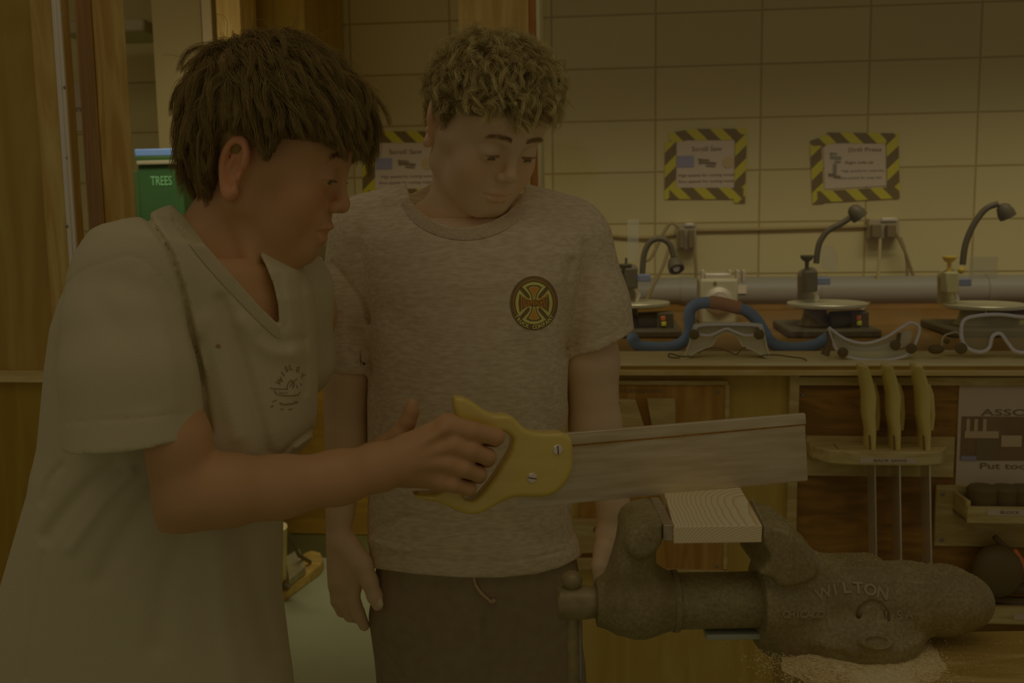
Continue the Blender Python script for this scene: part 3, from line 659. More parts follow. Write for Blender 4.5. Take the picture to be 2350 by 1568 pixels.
nr = NB - .012
rk = thing('saw_rack', 'pale wooden half round rack holding three spare saws', 'rack', PWP(2030, 1068, nr))
M().pbox(1850, 1003, 2190, 1094, nr - .012, .012).build('back_strip', m_light, rk, bevel=.001)
zt = PWP(2030, 1036, nr - .10).z; zb = PWP(2030, 1068, nr - .10).z
def sn(u, v=1036, n=None): return PW(u, v, n or nr - .09)[0]
out = [(sn(1868), nr - .012), (sn(1872), nr - .055), (sn(1905), nr - .095), (sn(1960), nr - .105), (sn(2110), nr - .105), (sn(2160), nr - .092), (sn(2186), nr - .055), (sn(2188), nr - .012)]
M().prism(out, lambda x, y, h: W(x, y, h), zb, zt).build('shelf', m_light, rk, bevel=.003)
M().pbox(1974, 1051, 2104, 1064, nr - .1065, .001).build('paper_label', m_paper, rk, 0)
label_text(rk, 'BACK SAWS', 2043, 1058, 7, 72, nr - .1075, m_ink)
a = sn(1925); M().wbox(a - .001, a + .001, zt, zt + .0006, nr - .085, nr - .04).build('slot', m_dark, rk)
m_ylac = mat('yellow_lacquer', (92, 77, 36), .25, .5, var=(86, 71, 30), scale=8)
for i, (u, lb) in enumerate(((1998, 'spare back saw with a yellow handle hung in the rack, leftmost of three'), (2054, 'spare back saw with a yellow handle hung in the rack, middle of three'), (2122, 'spare back saw with a yellow handle hung in the rack, rightmost of three'))):
    s_, z_ = PW(u, 1030, nr - .06); t = thing('hanging_saw', lb, 'saw', W(s_, nr - .06, z_ - .2), 'spare saws in the rack')
    # handle seen edge on: horn leans forward over the ledge, butt down at the shelf
    pr = [((u - 3), 1030, .018, nr - .055), (u - 2, 985, .019, nr - .058), (u - 6, 950, .024, nr - .062), (u - 5, 905, .026, nr - .068), (u - 12, 870, .023, nr - .075), (u - 20, 838, .017, nr - .085)]
    rings = []
    for (uu, vv, w_, nn) in pr:
        c = PWP(uu, vv, nn); rings.append([c + TW * (w_ * .5 * math.copysign(abs(math.cos(a_)) ** .6, math.cos(a_))) + NW * (.03 * math.sin(a_)) for a_ in np.linspace(0, 2 * math.pi, 20, endpoint=False)])
    M().loft(rings).build('handle', m_ylac, t, 60)
    pr2 = [(u + 12, 985, .012, nr - .02), (u + 14, 950, .016, nr - .022), (u + 10, 905, .018, nr - .024), (u + 2, 880, .016, nr - .03)]
    rings = []
    for (uu, vv, w_, nn) in pr2:
        c = PWP(uu, vv, nn); rings.append([c + TW * (w_ * .5 * math.cos(a_)) + NW * (.014 * math.sin(a_)) for a_ in np.linspace(0, 2 * math.pi, 14, endpoint=False)])
    M().loft(rings).build('grip', m_ylac, t, 60)
    M().add(*(lambda p, q_: ([p + TW * dx + NW * dn for dx in (-.0012, .0012) for dn in (-.03, .03)] + [q_ + TW * dx + NW * dn for dx in (-.0012, .0012) for dn in (-.03, .03)],
              [(0, 1, 3, 2), (4, 6, 7, 5), (0, 4, 5, 1), (2, 3, 7, 6), (0, 2, 6, 4), (1, 5, 7, 3)]))(PWP(u + 1, 1032, nr - .055), PWP(u + 6, 1330, nr - .055))).build('blade', m_steel if i else m_grey, t, 0)
    M().tube([PWP(u - 3, 1000, nr - .09), PWP(u - 1, 1034, nr - .088)], .002, 6).build('spine', m_dark, t)

ps = thing('instruction_sign', 'white sign with a photo of tools at the right edge of the tool board', 'sign', PWP(2330, 1122, NB - .012))
M().pbox(2197, 886, 2560, 1122, NB - .0135, .003).build('sheet', m_paper, ps, 0)
M().pbox(2205, 957, 2545, 1058, NB - .0145, .001).build('photo', mat('photo_brown', (60, 42, 22), .8, var=(48, 34, 18), scale=14), ps, 0)
label_text(ps, 'ASSORTED', 2360, 948, 15, 200, NB - .0145, m_ink)
label_text(ps, 'Put tools back', 2352, 1071, 14, 196, NB - .0145, m_ink)
pm = mat('photo_pale', (80, 64, 40), .8)
for r in ((2218, 962, 2226, 990), (2236, 962, 2244, 992), (2256, 962, 2264, 990), (2214, 990, 2292, 1006), (2298, 1000, 2345, 1026)): M().pbox(*r, NB - .0155, .001).build('photo_detail', pm, ps, 0)
M().pbox(2240, 1008, 2290, 1056, NB - .0155, .001).build('photo_detail', m_ink, ps, 0)
M().pbox(2205, 1047, 2240, 1057, NB - .0160, .001).build('photo_detail', m_pblue, ps, 0)

bx = thing('plane_shelf', 'pale wooden shelf box with a paper label and screws, below the white sign', 'shelf', PWP(2300, 1258, NB - .012))
M().pbox(2146, 1117, 2600, 1258, NB - .022, .012).build('backplate', m_light, bx, bevel=.002)
for u, v in ((2163, 1134), (2161, 1239)): M().lathe(PWP(u, v, NB - .022), -NW, [(0, .005), (.0015, .003)], 12).build('screw', m_screw, bx)
zt = PWP(2280, 1162, NB - .09).z; zb = PWP(2280, 1199, NB - .09).z
a0, a1, a2 = PW(2217, 1180, NB - .09)[0], PW(2186, 1180, NB - .022)[0], PW(2600, 1180, NB - .09)[0]
M().prism([(a0, NB - .09), (a1, NB - .022), (a2, NB - .022), (a2, NB - .09)], lambda x, y, h: W(x, y, h), zb, zb + .008).build('shelf_floor', m_light, bx)
M().wbox(a0, a2, zb, zt, NB - .098, NB - .09).build('front_rail', m_light, bx, bevel=.001)
M().prism([(a0, NB - .09), (a1, NB - .022), (a1 + .008, NB - .022), (a0 + .008, NB - .09)], lambda x, y, h: W(x, y, h), zb, zt + .01).build('side_rail', m_light, bx)
M().pbox(2266, 1169, 2360, 1184, NB - .0995, .001).build('paper_label', m_paper, bx, 0)
label_text(bx, 'BLOCK', 2318, 1177, 7, 42, NB - .1005, m_ink)
for u, r, lb in ((2253, .030, 'dark round block plane in the shelf box, left'), (2304, .027, 'dark round block plane in the shelf box, right of the first'), (2348, .028, 'dark round block plane in the shelf box at the edge of the picture')):
    p = PWP(u, 1160, NB - .056); t = M().lathe(Vector((p.x, p.y, zb + .009)), (0, 0, 1), [(0, r), (.05, r), (.056, r * .8), (.058, .004)], 28).build('block_plane', m_black)
    tag(t, lb, 'tool', 'dark tools in the shelf box')

# dark clamps and low shelf behind the vise
cl = thing('hand_drill', 'dark hand tool with a red handle hanging low at the right edge behind the vise', 'tool', PWP(2300, 1400, NB - .02))
M().sph(PWP(2290, 1310, NB - .055), (.052, .035, .055), 20).build('body', m_black, cl)
M().tube([PWP(2282, 1232, NB - .05), PWP(2300, 1250, NB - .05), PWP(2325, 1275, NB - .05)], .006, 8).build('crank', m_black, cl)
M().tube([PWP(2326, 1262, NB - .06), PWP(2340, 1290, NB - .06), PWP(2356, 1320, NB - .06)], [.006, .010, .008], 10).build('red_handle', m_red, cl)
ls = thing('low_shelf', 'pale low shelf with a paper label at the right edge behind the vise', 'shelf', PWP(2330, 1440, NB - .012))
M().pbox(2236, 1396, 2600, 1436, NB - .07, .012).build('front_rail', m_light, ls, bevel=.001)
M().pbox(2236, 1428, 2600, 1436, NB - .058, .046).build('shelf_floor', m_light, ls)
M().pbox(2326, 1410, 2400, 1424, NB - .0715, .001).build('paper_label', m_paper, ls, 0)
for pts, lb in (([(2276, 1362), (2320, 1352), (2400, 1350)], 'black clamp lying on the low shelf, upper'), ([(2276, 1376), (2330, 1384), (2400, 1386)], 'black clamp lying on the low shelf, lower')):
    tag(ntube(pts, NB - .04, [.006, .008, .009, .010, .011, .011, .011, .012, .012, .012, .012, .012, .012], 10).build('bar_clamp', m_black), lb, 'clamp', 'black clamps on the low shelf')
tag(M().pbox(2262, 1336, 2420, 1372, NB - .034, .02).build('wooden_block', m_orange, None, bevel=.004), 'reddish wooden block behind the black clamps', 'wooden block')

# ------------------------------------------------------------------ left: green board, paper, far door, cabinet, things on the floor
n = 3.0
gb = thing('green_bin', 'stack of green plastic bins with faint raised letters behind the left person', 'bin', PWP(380, 560, n))
m_green = mat('green_plastic', (25, 38, 14), .5, .2, var=(23, 35, 12), scale=6); m_greend = mat('green_plastic_side', (28, 36, 12), .5)
M().pbox(322, 378, 424, 620, n, .25).build('bin_body', m_green, gb, bevel=.006)
M().pbox(312, 392, 324, 620, n + .01, .2).build('bin_side', m_greend, gb, bevel=.004)
M().pbox(312, 368, 420, 378, n - .01, .25).build('bin_rim', mat('pale_rim', (72, 62, 40), .5), gb, bevel=.003)
M().pbox(310, 358, 424, 369, n - .006, .25).build('bin_lid', m_greend, gb, bevel=.003)
M().pbox(308, 341, 424, 359, n - .004, .25).build('blue_lid', mat('blue_lid', (52, 62, 86), .5), gb, bevel=.004)
label_text(gb, 'TREES', 370, 416, 22, 52, n - .0015, mat('green_raised', (54, 76, 40), .5))
# the bins stand on a low cupboard
bzt = PW(370, 620, n)[1]
cb = thing('low_cupboard', 'wooden cupboard under the green bins, behind the left person', 'cupboard', W(PW(400, 600, n)[0], n + .1, 0))
M().wbox(PW(250, 600, n)[0], PW(520, 600, n)[0], bzt - .03, bzt, n - .02, n + .3).build('top', m_pine, cb, bevel=.003)
M().wbox(PW(260, 600, n)[0], PW(510, 600, n)[0], 0, bzt - .03, n, n + .28).build('body', m_cab, cb)
wp = tag(M().pbox(163, 190, 215, 300, NWALL - .006, .004).build('wall_notice', m_paper, None, 0), 'pale lettered paper sheet on the wall seen through the narrow gap beside the hinge', 'paper')
label_text(wp, 'in', 177, 250, 14, 18, NWALL - .008, m_ink)
tag(M().pbox(130, 44, 330, 75, 3.6, .25).build('wall_shelf', m_beige, None, bevel=.01), 'pale shelf high on the wall seen behind the wooden door post', 'shelf')
col = M(); vcol(col, 350, 462, 3.4, 3.6, 0, 2.7, 60); struct('wall_pillar', col, mat('pillar_paint', (70, 56, 28), .6))
tr = M(); vcol(tr, 464, 486, 3.3, 3.4, 0, 2.7, 60); struct('trim_10', tr, mat('trim_grey', (74, 60, 34), .5))
vd = M(); vcol(vd, 498, 552, 3.25, 3.4, 0, 2.7, 60); struct('trim_11', vd, m_pineV)
wc = thing('wall_cupboard', 'wooden wall cupboard at the top of the picture behind the dark haired person', 'cupboard', W(PW(628, 60, 3.5)[0], 3.6, 1.68))
M().wbox(PW(554, 60, 3.5)[0], PW(702, 60, 3.5)[0], 1.70, 2.6, 3.52, NWALL - .01).build('body', m_panel2, wc)
M().wbox(PW(556, 60, 3.5)[0], PW(700, 60, 3.5)[0], 1.71, 2.59, 3.5, 3.52).build('door', m_panel2, wc, bevel=.003)

nc = 3.66
c0, c1 = PW(560, 900, nc)[0], PW(1140, 900, nc)[0]; z86, z12 = PW(780, 862, nc)[1], PW(780, 1227, nc)[1]
kc = thing('base_cabinet', 'low orange brown wooden cabinet with a dark green base strip between the people', 'cabinet', W((c0 + c1) / 2, nc + .1, 0))
M().wbox(c0, c1, z12, z86 - .03, nc, NWALL - .01).build('body', m_cab, kc, bevel=.003)
M().wbox(c0 - .01, c1 + .01, z86 - .03, z86, nc - .015, NWALL - .01).build('top', m_orange, kc, bevel=.003)
M().wbox(c0, c1, 0, z12, nc + .004, NWALL - .02).build('base_strip', mat('green_base', (50, 44, 16), .6, var=(42, 34, 12), scale=4), kc)
dr = thing('drawer_rack', 'small wooden rack of reddish drawers on the cabinet between the people', 'rack', W(PW(740, 800, nc)[0], nc + .1, z86))
zt_ = PW(740, 706, nc + .02)[1]; e0, e1 = PW(650, 800, nc)[0], PW(852, 800, nc)[0]
M().wbox(e0, e1, z86, zt_, nc + .03, nc + .25).build('carcass', m_orange, dr, bevel=.003)
rr = mat('red_drawer', (72, 42, 10), .6)
for i in range(3):
    for j in range(4):
        x0 = e0 + .012 + j * (e1 - e0 - .01) / 4; x1 = x0 + (e1 - e0 - .05) / 4; y0 = z86 + .012 + i * (zt_ - z86 - .01) / 3; y1 = y0 + (zt_ - z86 - .045) / 3
        d_ = M().wbox(x0, x1, y0, y1, nc + .018, nc + .034).build('drawer', rr, dr, bevel=.002)
        M().sph(W((x0 + x1) / 2, nc + .012, (y0 + y1) / 2), .008, 10).build('knob', m_steel, d_)
bs = thing('disc_machine', 'dark machine with a slanted pale grey guard glimpsed between the faces', 'machine', W(PW(735, 690, nc)[0], nc + .1, zt_))
M().pbox(712, 556, 775, 706, nc + .06, .16).build('body', m_black, bs, bevel=.01)
M().add(*(lambda a_: (a_ + [p + NW * .05 for p in a_], [(0, 1, 2, 3), (7, 6, 5, 4), (0, 4, 5, 1), (1, 5, 6, 2), (2, 6, 7, 3), (3, 7, 4, 0)]))([PWP(u, v, nc) for u, v in ((694, 600), (728, 590), (764, 650), (744, 708))])).build('guard', m_grey, bs, bevel=.006)
M().tube([PWP(706, 606, nc - .01), PWP(742, 704, nc - .01)], .008, 8).build('guard_rim', m_steel, bs)

# board with a bracket on the floor
fz = lambda u, v, z=0: CL + ray(u, v) * ((z - CAMH) / ray(u, v).z)
fb = thing('floor_board', 'worn yellow wooden board with rounded end and metal bracket on the green floor', 'board', fz(690, 1330))
pts = [(590, 1400), (735, 1296), (742, 1283), (736, 1268), (716, 1262), (700, 1268), (575, 1350)]
vs = [fz(u, v, .04) for u, v in pts]; vb = [Vector((p.x, p.y, .0)) for p in vs]; nn = len(pts)
M().add(vs + vb, [tuple(range(nn)), tuple(reversed(range(nn, 2 * nn)))] + [(i, (i + 1) % nn, nn + (i + 1) % nn, nn + i) for i in range(nn)]).build('board', wood('worn_yellow', (88, 68, 26), (76, 56, 20), 'X', 6), fb, 35, .006)
q1 = [fz(u, v, .042) for u, v in ((655, 1295), (688, 1276), (702, 1318), (664, 1348))]
M().add(q1 + [p + Vector((0, 0, .03)) for p in q1], [(0, 1, 2, 3), (7, 6, 5, 4), (0, 4, 5, 1), (1, 5, 6, 2), (2, 6, 7, 3), (3, 7, 4, 0)]).build('bracket', mat('worn_bracket', (62, 54, 34), .5, var=(74, 62, 32), scale=30), fb, 35, .004)
M().tube([fz(650, 1216, .28), fz(662, 1225, .24), fz(686, 1275, .10), fz(712, 1290, .05)], .007, 8).build('cable', m_black, fb)
M().tube([fz(646, 1345, .04), fz(648, 1208, .33)], .016, 10).build('upright', m_ylac, fb)
M().tube([fz(652, 1310, .06), fz(656, 1345, .06), fz(664, 1352, .05)], .012, 8).build('wheel_arm', m_dark, fb)
# ------------------------------------------------------------------ workbench, vise, board, saw
def m_iron_ex(m, nt, b, N, L):
    tc = N.new('ShaderNodeTexCoord')
    def nz(sc, dt=6, rg=.6):
        n_ = N.new('ShaderNodeTexNoise'); n_.inputs['Scale'].default_value = sc; n_.inputs['Detail'].default_value = dt; n_.inputs['Roughness'].default_value = rg
        L.new(tc.outputs['Object'], n_.inputs['Vector']); return n_
    a = nz(16); f = nz(260, 4, .6)
    mu = N.new('ShaderNodeMath'); mu.operation = 'MULTIPLY'; L.new(a.outputs['Fac'], mu.inputs[0]); L.new(f.outputs['Fac'], mu.inputs[1])
    rp = N.new('ShaderNodeValToRGB'); rp.color_ramp.elements[0].position = .16; rp.color_ramp.elements[1].position = .40
    rp.color_ramp.elements[0].color = (*alb((49, 38, 15)), 1); rp.color_ramp.elements[1].color = (*alb((63, 52, 27)), 1)
    L.new(mu.outputs[0], rp.inputs[0]); L.new(rp.outputs[0], b.inputs['Base Color'])
    bp = N.new('ShaderNodeBump'); bp.inputs['Distance'].default_value = .0004; bp.inputs['Strength'].default_value = 1
    f2 = nz(190, 4, .7); L.new(f2.outputs['Fac'], bp.inputs['Height']); L.new(bp.outputs[0], b.inputs['Normal'])
m_iron = mat('cast_iron', (62, 49, 26), .5, .45, extra=m_iron_ex)
m_ironp = mat('plain_iron', (62, 50, 26), .42, .5, .2, var=(52, 40, 18), scale=60, bump=.0003)
m_jaw = mat('jaw_steel', (70, 58, 38), .35, .6, .4, var=(60, 48, 28), scale=120)
DV = 1.055; kv = DV / FPX
def V2(u, v, d=DV): return P(u, v, d)
zb_ = P(1960, 1540, DV - .071).z
def vv(u, v, d=DV): return tuple(V2(u, v, d))
vz = thing('bench_vise', 'heavy dark cast iron bullet vise clamping a pine board, dusted with sawdust', 'vise', (V2(1960, 1500).x, DV, zb_))
zax = V2(1640, 1378).z                      # axis height
X = lambda u: V2(u, 1378).x
# sculpted fixed body
DN = DV - .050
def prof(pts, d=DN): return [(P(u, v, d).x, P(u, v, d).z) for u, v in crv(pts, 3, True)]
g = G((X(1700), DV - .085, zb_ - .006), (X(2300), DV + .085, V2(1800, 1150).z + .006), .0012)
ax = lambda u, dz=0: (X(u), DV, zax + dz)
g.cyl(ax(1736), ax(1764), .0475, rd=.003, k=0)
g.cyl(ax(1748), ax(2020), .0455, rd=.006, k=.003, r2=.0450)
g.chain([ax(1960, -.001), ax(2080, -.002), ax(2170, -.004), ax(2215, -.006)], [.043, .0395, .0370, .0300], k=.010)
g.poly(prof([(1752, 1213), (1786, 1214), (1815, 1222), (1842, 1248), (1866, 1280), (1870, 1330), (1800, 1350), (1772, 1330), (1745, 1318), (1762, 1296), (1769, 1278), (1762, 1264), (1753, 1248)]), (0, DV, 0), (1, 0, 0), (0, 0, 1), .100, rd=.005, k=.004)
g.poly(prof([(1790, 1222), (1840, 1240), (1880, 1285), (1915, 1316), (1930, 1360), (1790, 1360)]), (0, DV, 0), (1, 0, 0), (0, 0, 1), .074, rd=.010, k=.012)
za_ = P(1940, 1303, DV - .024).z
g.box(((X(1884) + X(2010)) / 2, DV, za_ - .014), (X(2010) - X(1884), .048, .028), rd=.003, k=.006)
# swivel base
cb_ = X(1965); cl_ = X(1925)
g.rc((cl_ - .050, DV, zax - .036), (cl_ + .050, DV, zax - .036), .042, .043, k=.012)
g.cyl((cb_ - .010, DV, zb_ + .016), (cb_ - .010, DV, zb_ + .046), .072, rd=.010, k=.012, r2=.056)
g.cyl((cb_, DV, zb_ + .0005), (cb_, DV, zb_ + .022), .069, rd=.004, k=.006, r2=.071)
g.el((X(1960), DV - .066, V2(1960, 1478, DV - .07).z), (.019, .012, .007), k=.004)
g.el((X(1960), DV - .072, V2(1960, 1472, DV - .07).z), (.012, .008, .006), k=.003, op='sub')
# emblem recess
aw = []
for a_ in np.linspace(-.5, math.pi + .5, 14):
    z_ = V2(1968, 1418, DV - .044).z + .0165 * math.sin(a_); aw.append((X(1968) + .0155 * math.cos(a_), DV - math.sqrt(max(.0455 ** 2 - (z_ - zax) ** 2, 1e-6)) - .0006, z_))
g.chain(aw, [.0024] * len(aw), k=.002, op='sub')
V_, F_ = g.mesh(); obj('fixed_body', V_, F_, m_iron, vz, 180); vbody = bvh_of(V_, F_)
# moving jaw
g = G((X(1355), DV - .08, zax - .058), (X(1565), DV + .08, V2(1500, 1150).z + .006), .0012)
g.cyl(ax(1368), ax(1384), .0262, rd=.0015, k=0)
g.cyl(ax(1382), ax(1420), .0268, rd=.006, k=.010, r2=.036); g.el(ax(1466, -.003), (.040, .040, .0375), k=.008)
g.cyl(ax(1500), ax(1548), .0320, rd=.003, k=.008)
g.poly(prof([(1522, 1206), (1523, 1243), (1512, 1266), (1494, 1284), (1468, 1290), (1448, 1278), (1438, 1252), (1446, 1226), (1466, 1210), (1490, 1204)]), (0, DV, 0), (1, 0, 0), (0, 0, 1), .098, rd=.009, k=.004)
g.poly(prof([(1500, 1196), (1470, 1192), (1440, 1206), (1420, 1236), (1406, 1280), (1394, 1330), (1400, 1385), (1530, 1385), (1540, 1345), (1522, 1318), (1506, 1298), (1500, 1270)], DV), (0, DV, 0), (1, 0, 0), (0, 0, 1), .066, rd=.018, k=.012)
g.box(((P(1492, 0, DN).x + P(1524, 0, DN).x) / 2, DV, P(1500, 1224, DN).z), (.014, .098, P(1500, 1206, DN).z - P(1500, 1243, DN).z), rd=.003, k=.003)
V_, F_ = g.mesh(); obj('moving_jaw', V_, F_, m_iron, vz, 180)
M().cyl(ax(1545), ax(1742), .0305, seg=64).build('slide', m_iron, vz)
M().lathe(ax(1540), (1, 0, 0), [(0, .029), (.001, .0335), (.007, .0335), (.008, .030)], 64).build('slide_collar', m_iron, vz)
M().box((X(1680), DV - .012, zax - .0335), (X(1745) - X(1612), .02, .006)).build('key_bar', mat('pale_edge', (62, 58, 40), .4, .5), vz, bevel=.001)
zt_j, zb_j = P(1535, 1206, DN).z, P(1535, 1244, DN).z; xa, xb = P(1522, 1225, DN).x, P(1546, 1225, DN).x
M().box(((xa + xb) / 2, DV, (zt_j + zb_j) / 2 + .001), (xb - xa, .104, zt_j - zb_j)).build('jaw_plate', m_jaw, vz, bevel=.0012)
xa, xb = P(1750, 1225, DN).x, P(1757, 1225, DN).x
jc = ((xa + xb) / 2 + .0062, DV, (zt_j + zb_j) / 2 - .0005)
M().box(jc, (xb - xa, .100, zt_j - zb_j - .002), Matrix.Rotation(-.10, 3, 'Z')).build('jaw_plate', m_jaw, vz, bevel=.0010)
# spindle, handle
M().lathe(ax(1278), (1, 0, 0), [(0, .001), (.0004, .0165), (.003, .0185), (X(1345) - X(1278), .0185), (X(1372) - X(1278), .0165)], 40).build('spindle', m_ironp, vz)
hb = M().cyl((X(1314), DV, .70), (X(1314), DV, zax + .022), .0072, seg=20).build('handle_bar', m_ironp, vz)
M().sph((X(1313), DV, zax + .0255), (.0115, .0115, .0105), 24).build('handle_ball', m_ironp, hb)
M().sph((X(1314), DV, .70), .0115, 20).build('handle_ball', m_ironp, hb)
# raised lettering following the body
m_letter = mat('lit_relief_letter', (62, 50, 28), .45, .5)  # light catching the raised letters, put into a paler iron colour
def emboss(txt, u0, u1, vfun, size, name='raised_letters'):
    mb = M(); n_ = len(txt)
    for i, ch in enumerate(txt):
        if ch == ' ': continue
        u = u0 + (u1 - u0) * i / max(n_ - 1, 1); v = vfun(u); tv, tf = text_mesh(ch, size, extrude=.0008, bold=size * .03)
        p = V2(u, v, DV - .04); hit = vbody.ray_cast(Vector((p.x, DV - .2, p.z)), Vector((0, 1, 0)))
        if hit[0] is None: continue
        n = hit[1] if hit[1].y < 0 else -hit[1]; n = Vector((0, n.y, n.z)).normalized(); e1 = Vector((1, 0, -.0)); e2 = n.cross(e1).normalized()
        if e2.z < 0: e2 = -e2
        sl = (vfun(u + 2) - vfun(u - 2)) / 4; a_ = -math.atan(sl)
        mb.add([hit[0] + (e1 * math.cos(a_) + e2 * math.sin(a_)) * x + (e2 * math.cos(a_) - e1 * math.sin(a_)) * y + n * (z + .0004) for x, y, z in tv], tf)
    mb.build(name, m_letter, vz, 30)
emboss('WILTON', 1890, 2024, lambda u: 1352 + .0022 * (u - 1957) ** 2, .017)
emboss('CHICAGO', 1800, 1880, lambda u: 1406, .0105)
emboss('USA', 2036, 2084, lambda u: 1410, .013)

# workbench
bt = thing('workbench', 'scratched wooden workbench corner under the vise, strewn with sawdust', 'workbench', (.75, 1.0, 0))
m_bench = wood('bench_wood', (80, 62, 28), (66, 48, 14), 'X', 9)
e_ = [P(1766, 1500, 1.0).x, P(1766, 1500, 1.0).x]
xl = V2(1800, 1480).x - .006; r0 = ray(2290, 1447); yb = r0.y * (zb_ - CAMH) / r0.z
M().box(((xl + 1.9) / 2, (yb + .55) / 2, zb_ - .03), (1.9 - xl, yb - .55, .06)).build('bench_top', m_bench, bt, bevel=.003)
for x_ in (xl + .06, 1.82):
    for y_ in (.61, yb - .06): M().box((x_, y_, (zb_ - .06) / 2), (.08, .08, zb_ - .06)).build('leg', m_pineV, bt, bevel=.003)
M().box(((xl + 1.9) / 2, yb - .06, .3), (1.9 - xl - .1, .03, .10)).build('stretcher', m_pineV, bt)
tag(M().box((xl + .20, .905, zb_ + .0005), (.215, .07, .001)).build('worn_plate', wood('worn_varnish', (74, 52, 18), (62, 42, 10), 'X', 14), None, 0), 'worn varnished strip on the bench top in front of the vise base', 'strip') if False else None
# sawdust
hv_ = []; hf_ = []; NA, NR = 72, 14; r_ = np.random.default_rng(3)
for i in range(NA):
    a = 2 * math.pi * i / NA; wd = .012 + .050 * max(0, math.cos(a + 1.75)) ** 2 * (1 + .2 * math.sin(7 * a) + .15 * math.sin(17 * a + 1)); hh = .0015 + .0045 * max(0, math.cos(a + 1.85))
    for j in range(NR):
        t_ = j / (NR - 1); rr = .069 + (wd + .006) * t_; z_ = zb_ + hh * (math.cos(math.pi * t_) * .5 + .5) + r_.normal(0, .0005) * (1 - t_) - .0004 * t_
        hv_.append((cb_ + rr * math.cos(a), DV + rr * math.sin(a), z_))
for i in range(NA):
    for j in range(NR - 1): p_ = i * NR + j; q_ = ((i + 1) % NA) * NR + j; hf_.append((p_, p_ + 1, q_ + 1, q_))
r_ = np.random.default_rng(5); vs = []; fs = []
def chip(c, s_):
    o = len(vs); d = r_.normal(size=(4, 3)); d /= np.linalg.norm(d, axis=1)[:, None]
    for q in d: vs.append((c[0] + q[0] * s_, c[1] + q[1] * s_, max(c[2] + q[2] * s_ * .6, zb_ + .0002)))
    fs.extend([(o, o + 1, o + 2), (o, o + 2, o + 3), (o, o + 3, o + 1), (o + 1, o + 3, o + 2)])
for i in range(9000):                      # heap against the base
    a = r_.normal(0, .55) - 1.75; rr = .071 + abs(r_.normal(0, .030)) ; x_ = cb_ - .01 + rr * math.cos(a); y_ = DV + rr * math.sin(a)
    h = max(0, .006 * (1 - (rr - .071) / .045)); chip((x_, y_, zb_ + r_.uniform(0, h) + .0006), r_.uniform(.0006, .0017))
for i in range(4500):
    x_ = r_.uniform(xl, .62); y_ = r_.uniform(.84, yb - .003)
    if (x_ - cb_) ** 2 + (y_ - DV) ** 2 < .071 ** 2: continue
    if r_.random() > .25 + .75 * math.exp(-((x_ - cb_) ** 2 + (y_ - DV) ** 2 - .005) / .012): continue
    chip((x_, y_, zb_ + .0005), r_.uniform(.0004, .0012))
o_ = len(vs); vs += hv_; fs += [tuple(i + o_ for i in f) for f in hf_]
o = obj('sawdust', vs, fs, mat('sawdust', (94, 78, 50), .9, .05, var=(84, 67, 36), scale=300), None, 0)
tag(o, 'pale sawdust heaped at the foot of the vise and scattered over the bench', 'sawdust', kind='stuff')
# dust sitting on the vise
vs = []; fs = []
for i in range(9000):
    x_ = r_.uniform(X(1385), X(2240)); y_ = DV + r_.uniform(-.066, .03)
    hit = vbody.ray_cast(Vector((x_, y_, 1.2)), Vector((0, 0, -1)))
    if hit[0] is None: continue
    nz_ = hit[1].z
    pr_ = (.05 + .5 * max(0, nz_)) * (1.8 if hit[0].z < zax - .02 else .35)
    if r_.random() > pr_: continue
    c = hit[0] + hit[1] * .0003; s_ = r_.uniform(.0003, .0009); o_ = len(vs); d = r_.normal(size=(4, 3)); d /= np.linalg.norm(d, axis=1)[:, None]
    for q in d: vs.append((c[0] + q[0] * s_, c[1] + q[1] * s_, c[2] + q[2] * s_))
    fs.extend([(o_, o_ + 1, o_ + 2), (o_, o_ + 2, o_ + 3), (o_, o_ + 3, o_ + 1), (o_ + 1, o_ + 3, o_ + 2)])
o = obj('sawdust', vs, fs, bpy.data.materials['sawdust'], None, 0); tag(o, 'fine sawdust grains lying on top of the iron vise', 'sawdust', kind='stuff')

# the pine board being sawn
def rings(m, nt, b, N, L):
    tc = N.new('ShaderNodeTexCoord'); mp = N.new('ShaderNodeMapping'); mp.inputs['Location'].default_value = (-.024, .02, .075); mp.inputs['Rotation'].default_value = (.13, .35, 0)
    mp.inputs['Scale'].default_value = (1, .42, 1.05); L.new(tc.outputs['Object'], mp.inputs[0])
    nz = N.new('ShaderNodeTexNoise'); nz.inputs['Scale'].default_value = 9; L.new(tc.outputs['Object'], nz.inputs['Vector'])
    ln = N.new('ShaderNodeVectorMath'); ln.operation = 'LENGTH'; L.new(mp.outputs[0], ln.inputs[0])
    m1 = N.new('ShaderNodeMath'); m1.operation = 'MULTIPLY'; m1.inputs[1].default_value = .012; L.new(nz.outputs['Fac'], m1.inputs[0])
    ad = N.new('ShaderNodeMath'); L.new(ln.outputs['Value'], ad.inputs[0]); L.new(m1.outputs[0], ad.inputs[1])
    m2 = N.new('ShaderNodeMath'); m2.operation = 'MULTIPLY'; m2.inputs[1].default_value = 330; L.new(ad.outputs[0], m2.inputs[0])
    fr = N.new('ShaderNodeMath'); fr.operation = 'FRACT'; L.new(m2.outputs[0], fr.inputs[0])
    rp = N.new('ShaderNodeValToRGB'); e = rp.color_ramp.elements; e[0].position = 0; e[0].color = (*alb((95, 79, 52)), 1); e[1].position = .97; e[1].color = (*alb((84, 64, 34)), 1)
    q = e.new(.62); q.color = (*alb((93, 77, 50)), 1); q = e.new(1.0); q.color = (*alb((93, 77, 50)), 1)
    L.new(fr.outputs[0], rp.inputs[0]); L.new(rp.outputs[0], b.inputs['Base Color'])
m_board = mat('fresh_pine', (108, 92, 58), .6, .2, extra=rings)
A = P(1546, 1213, 1.0); B = P(1749, 1206, 1.0); A2 = P(1528, 1142, 1.152); zt = (A.z + B.z) / 2 + .001
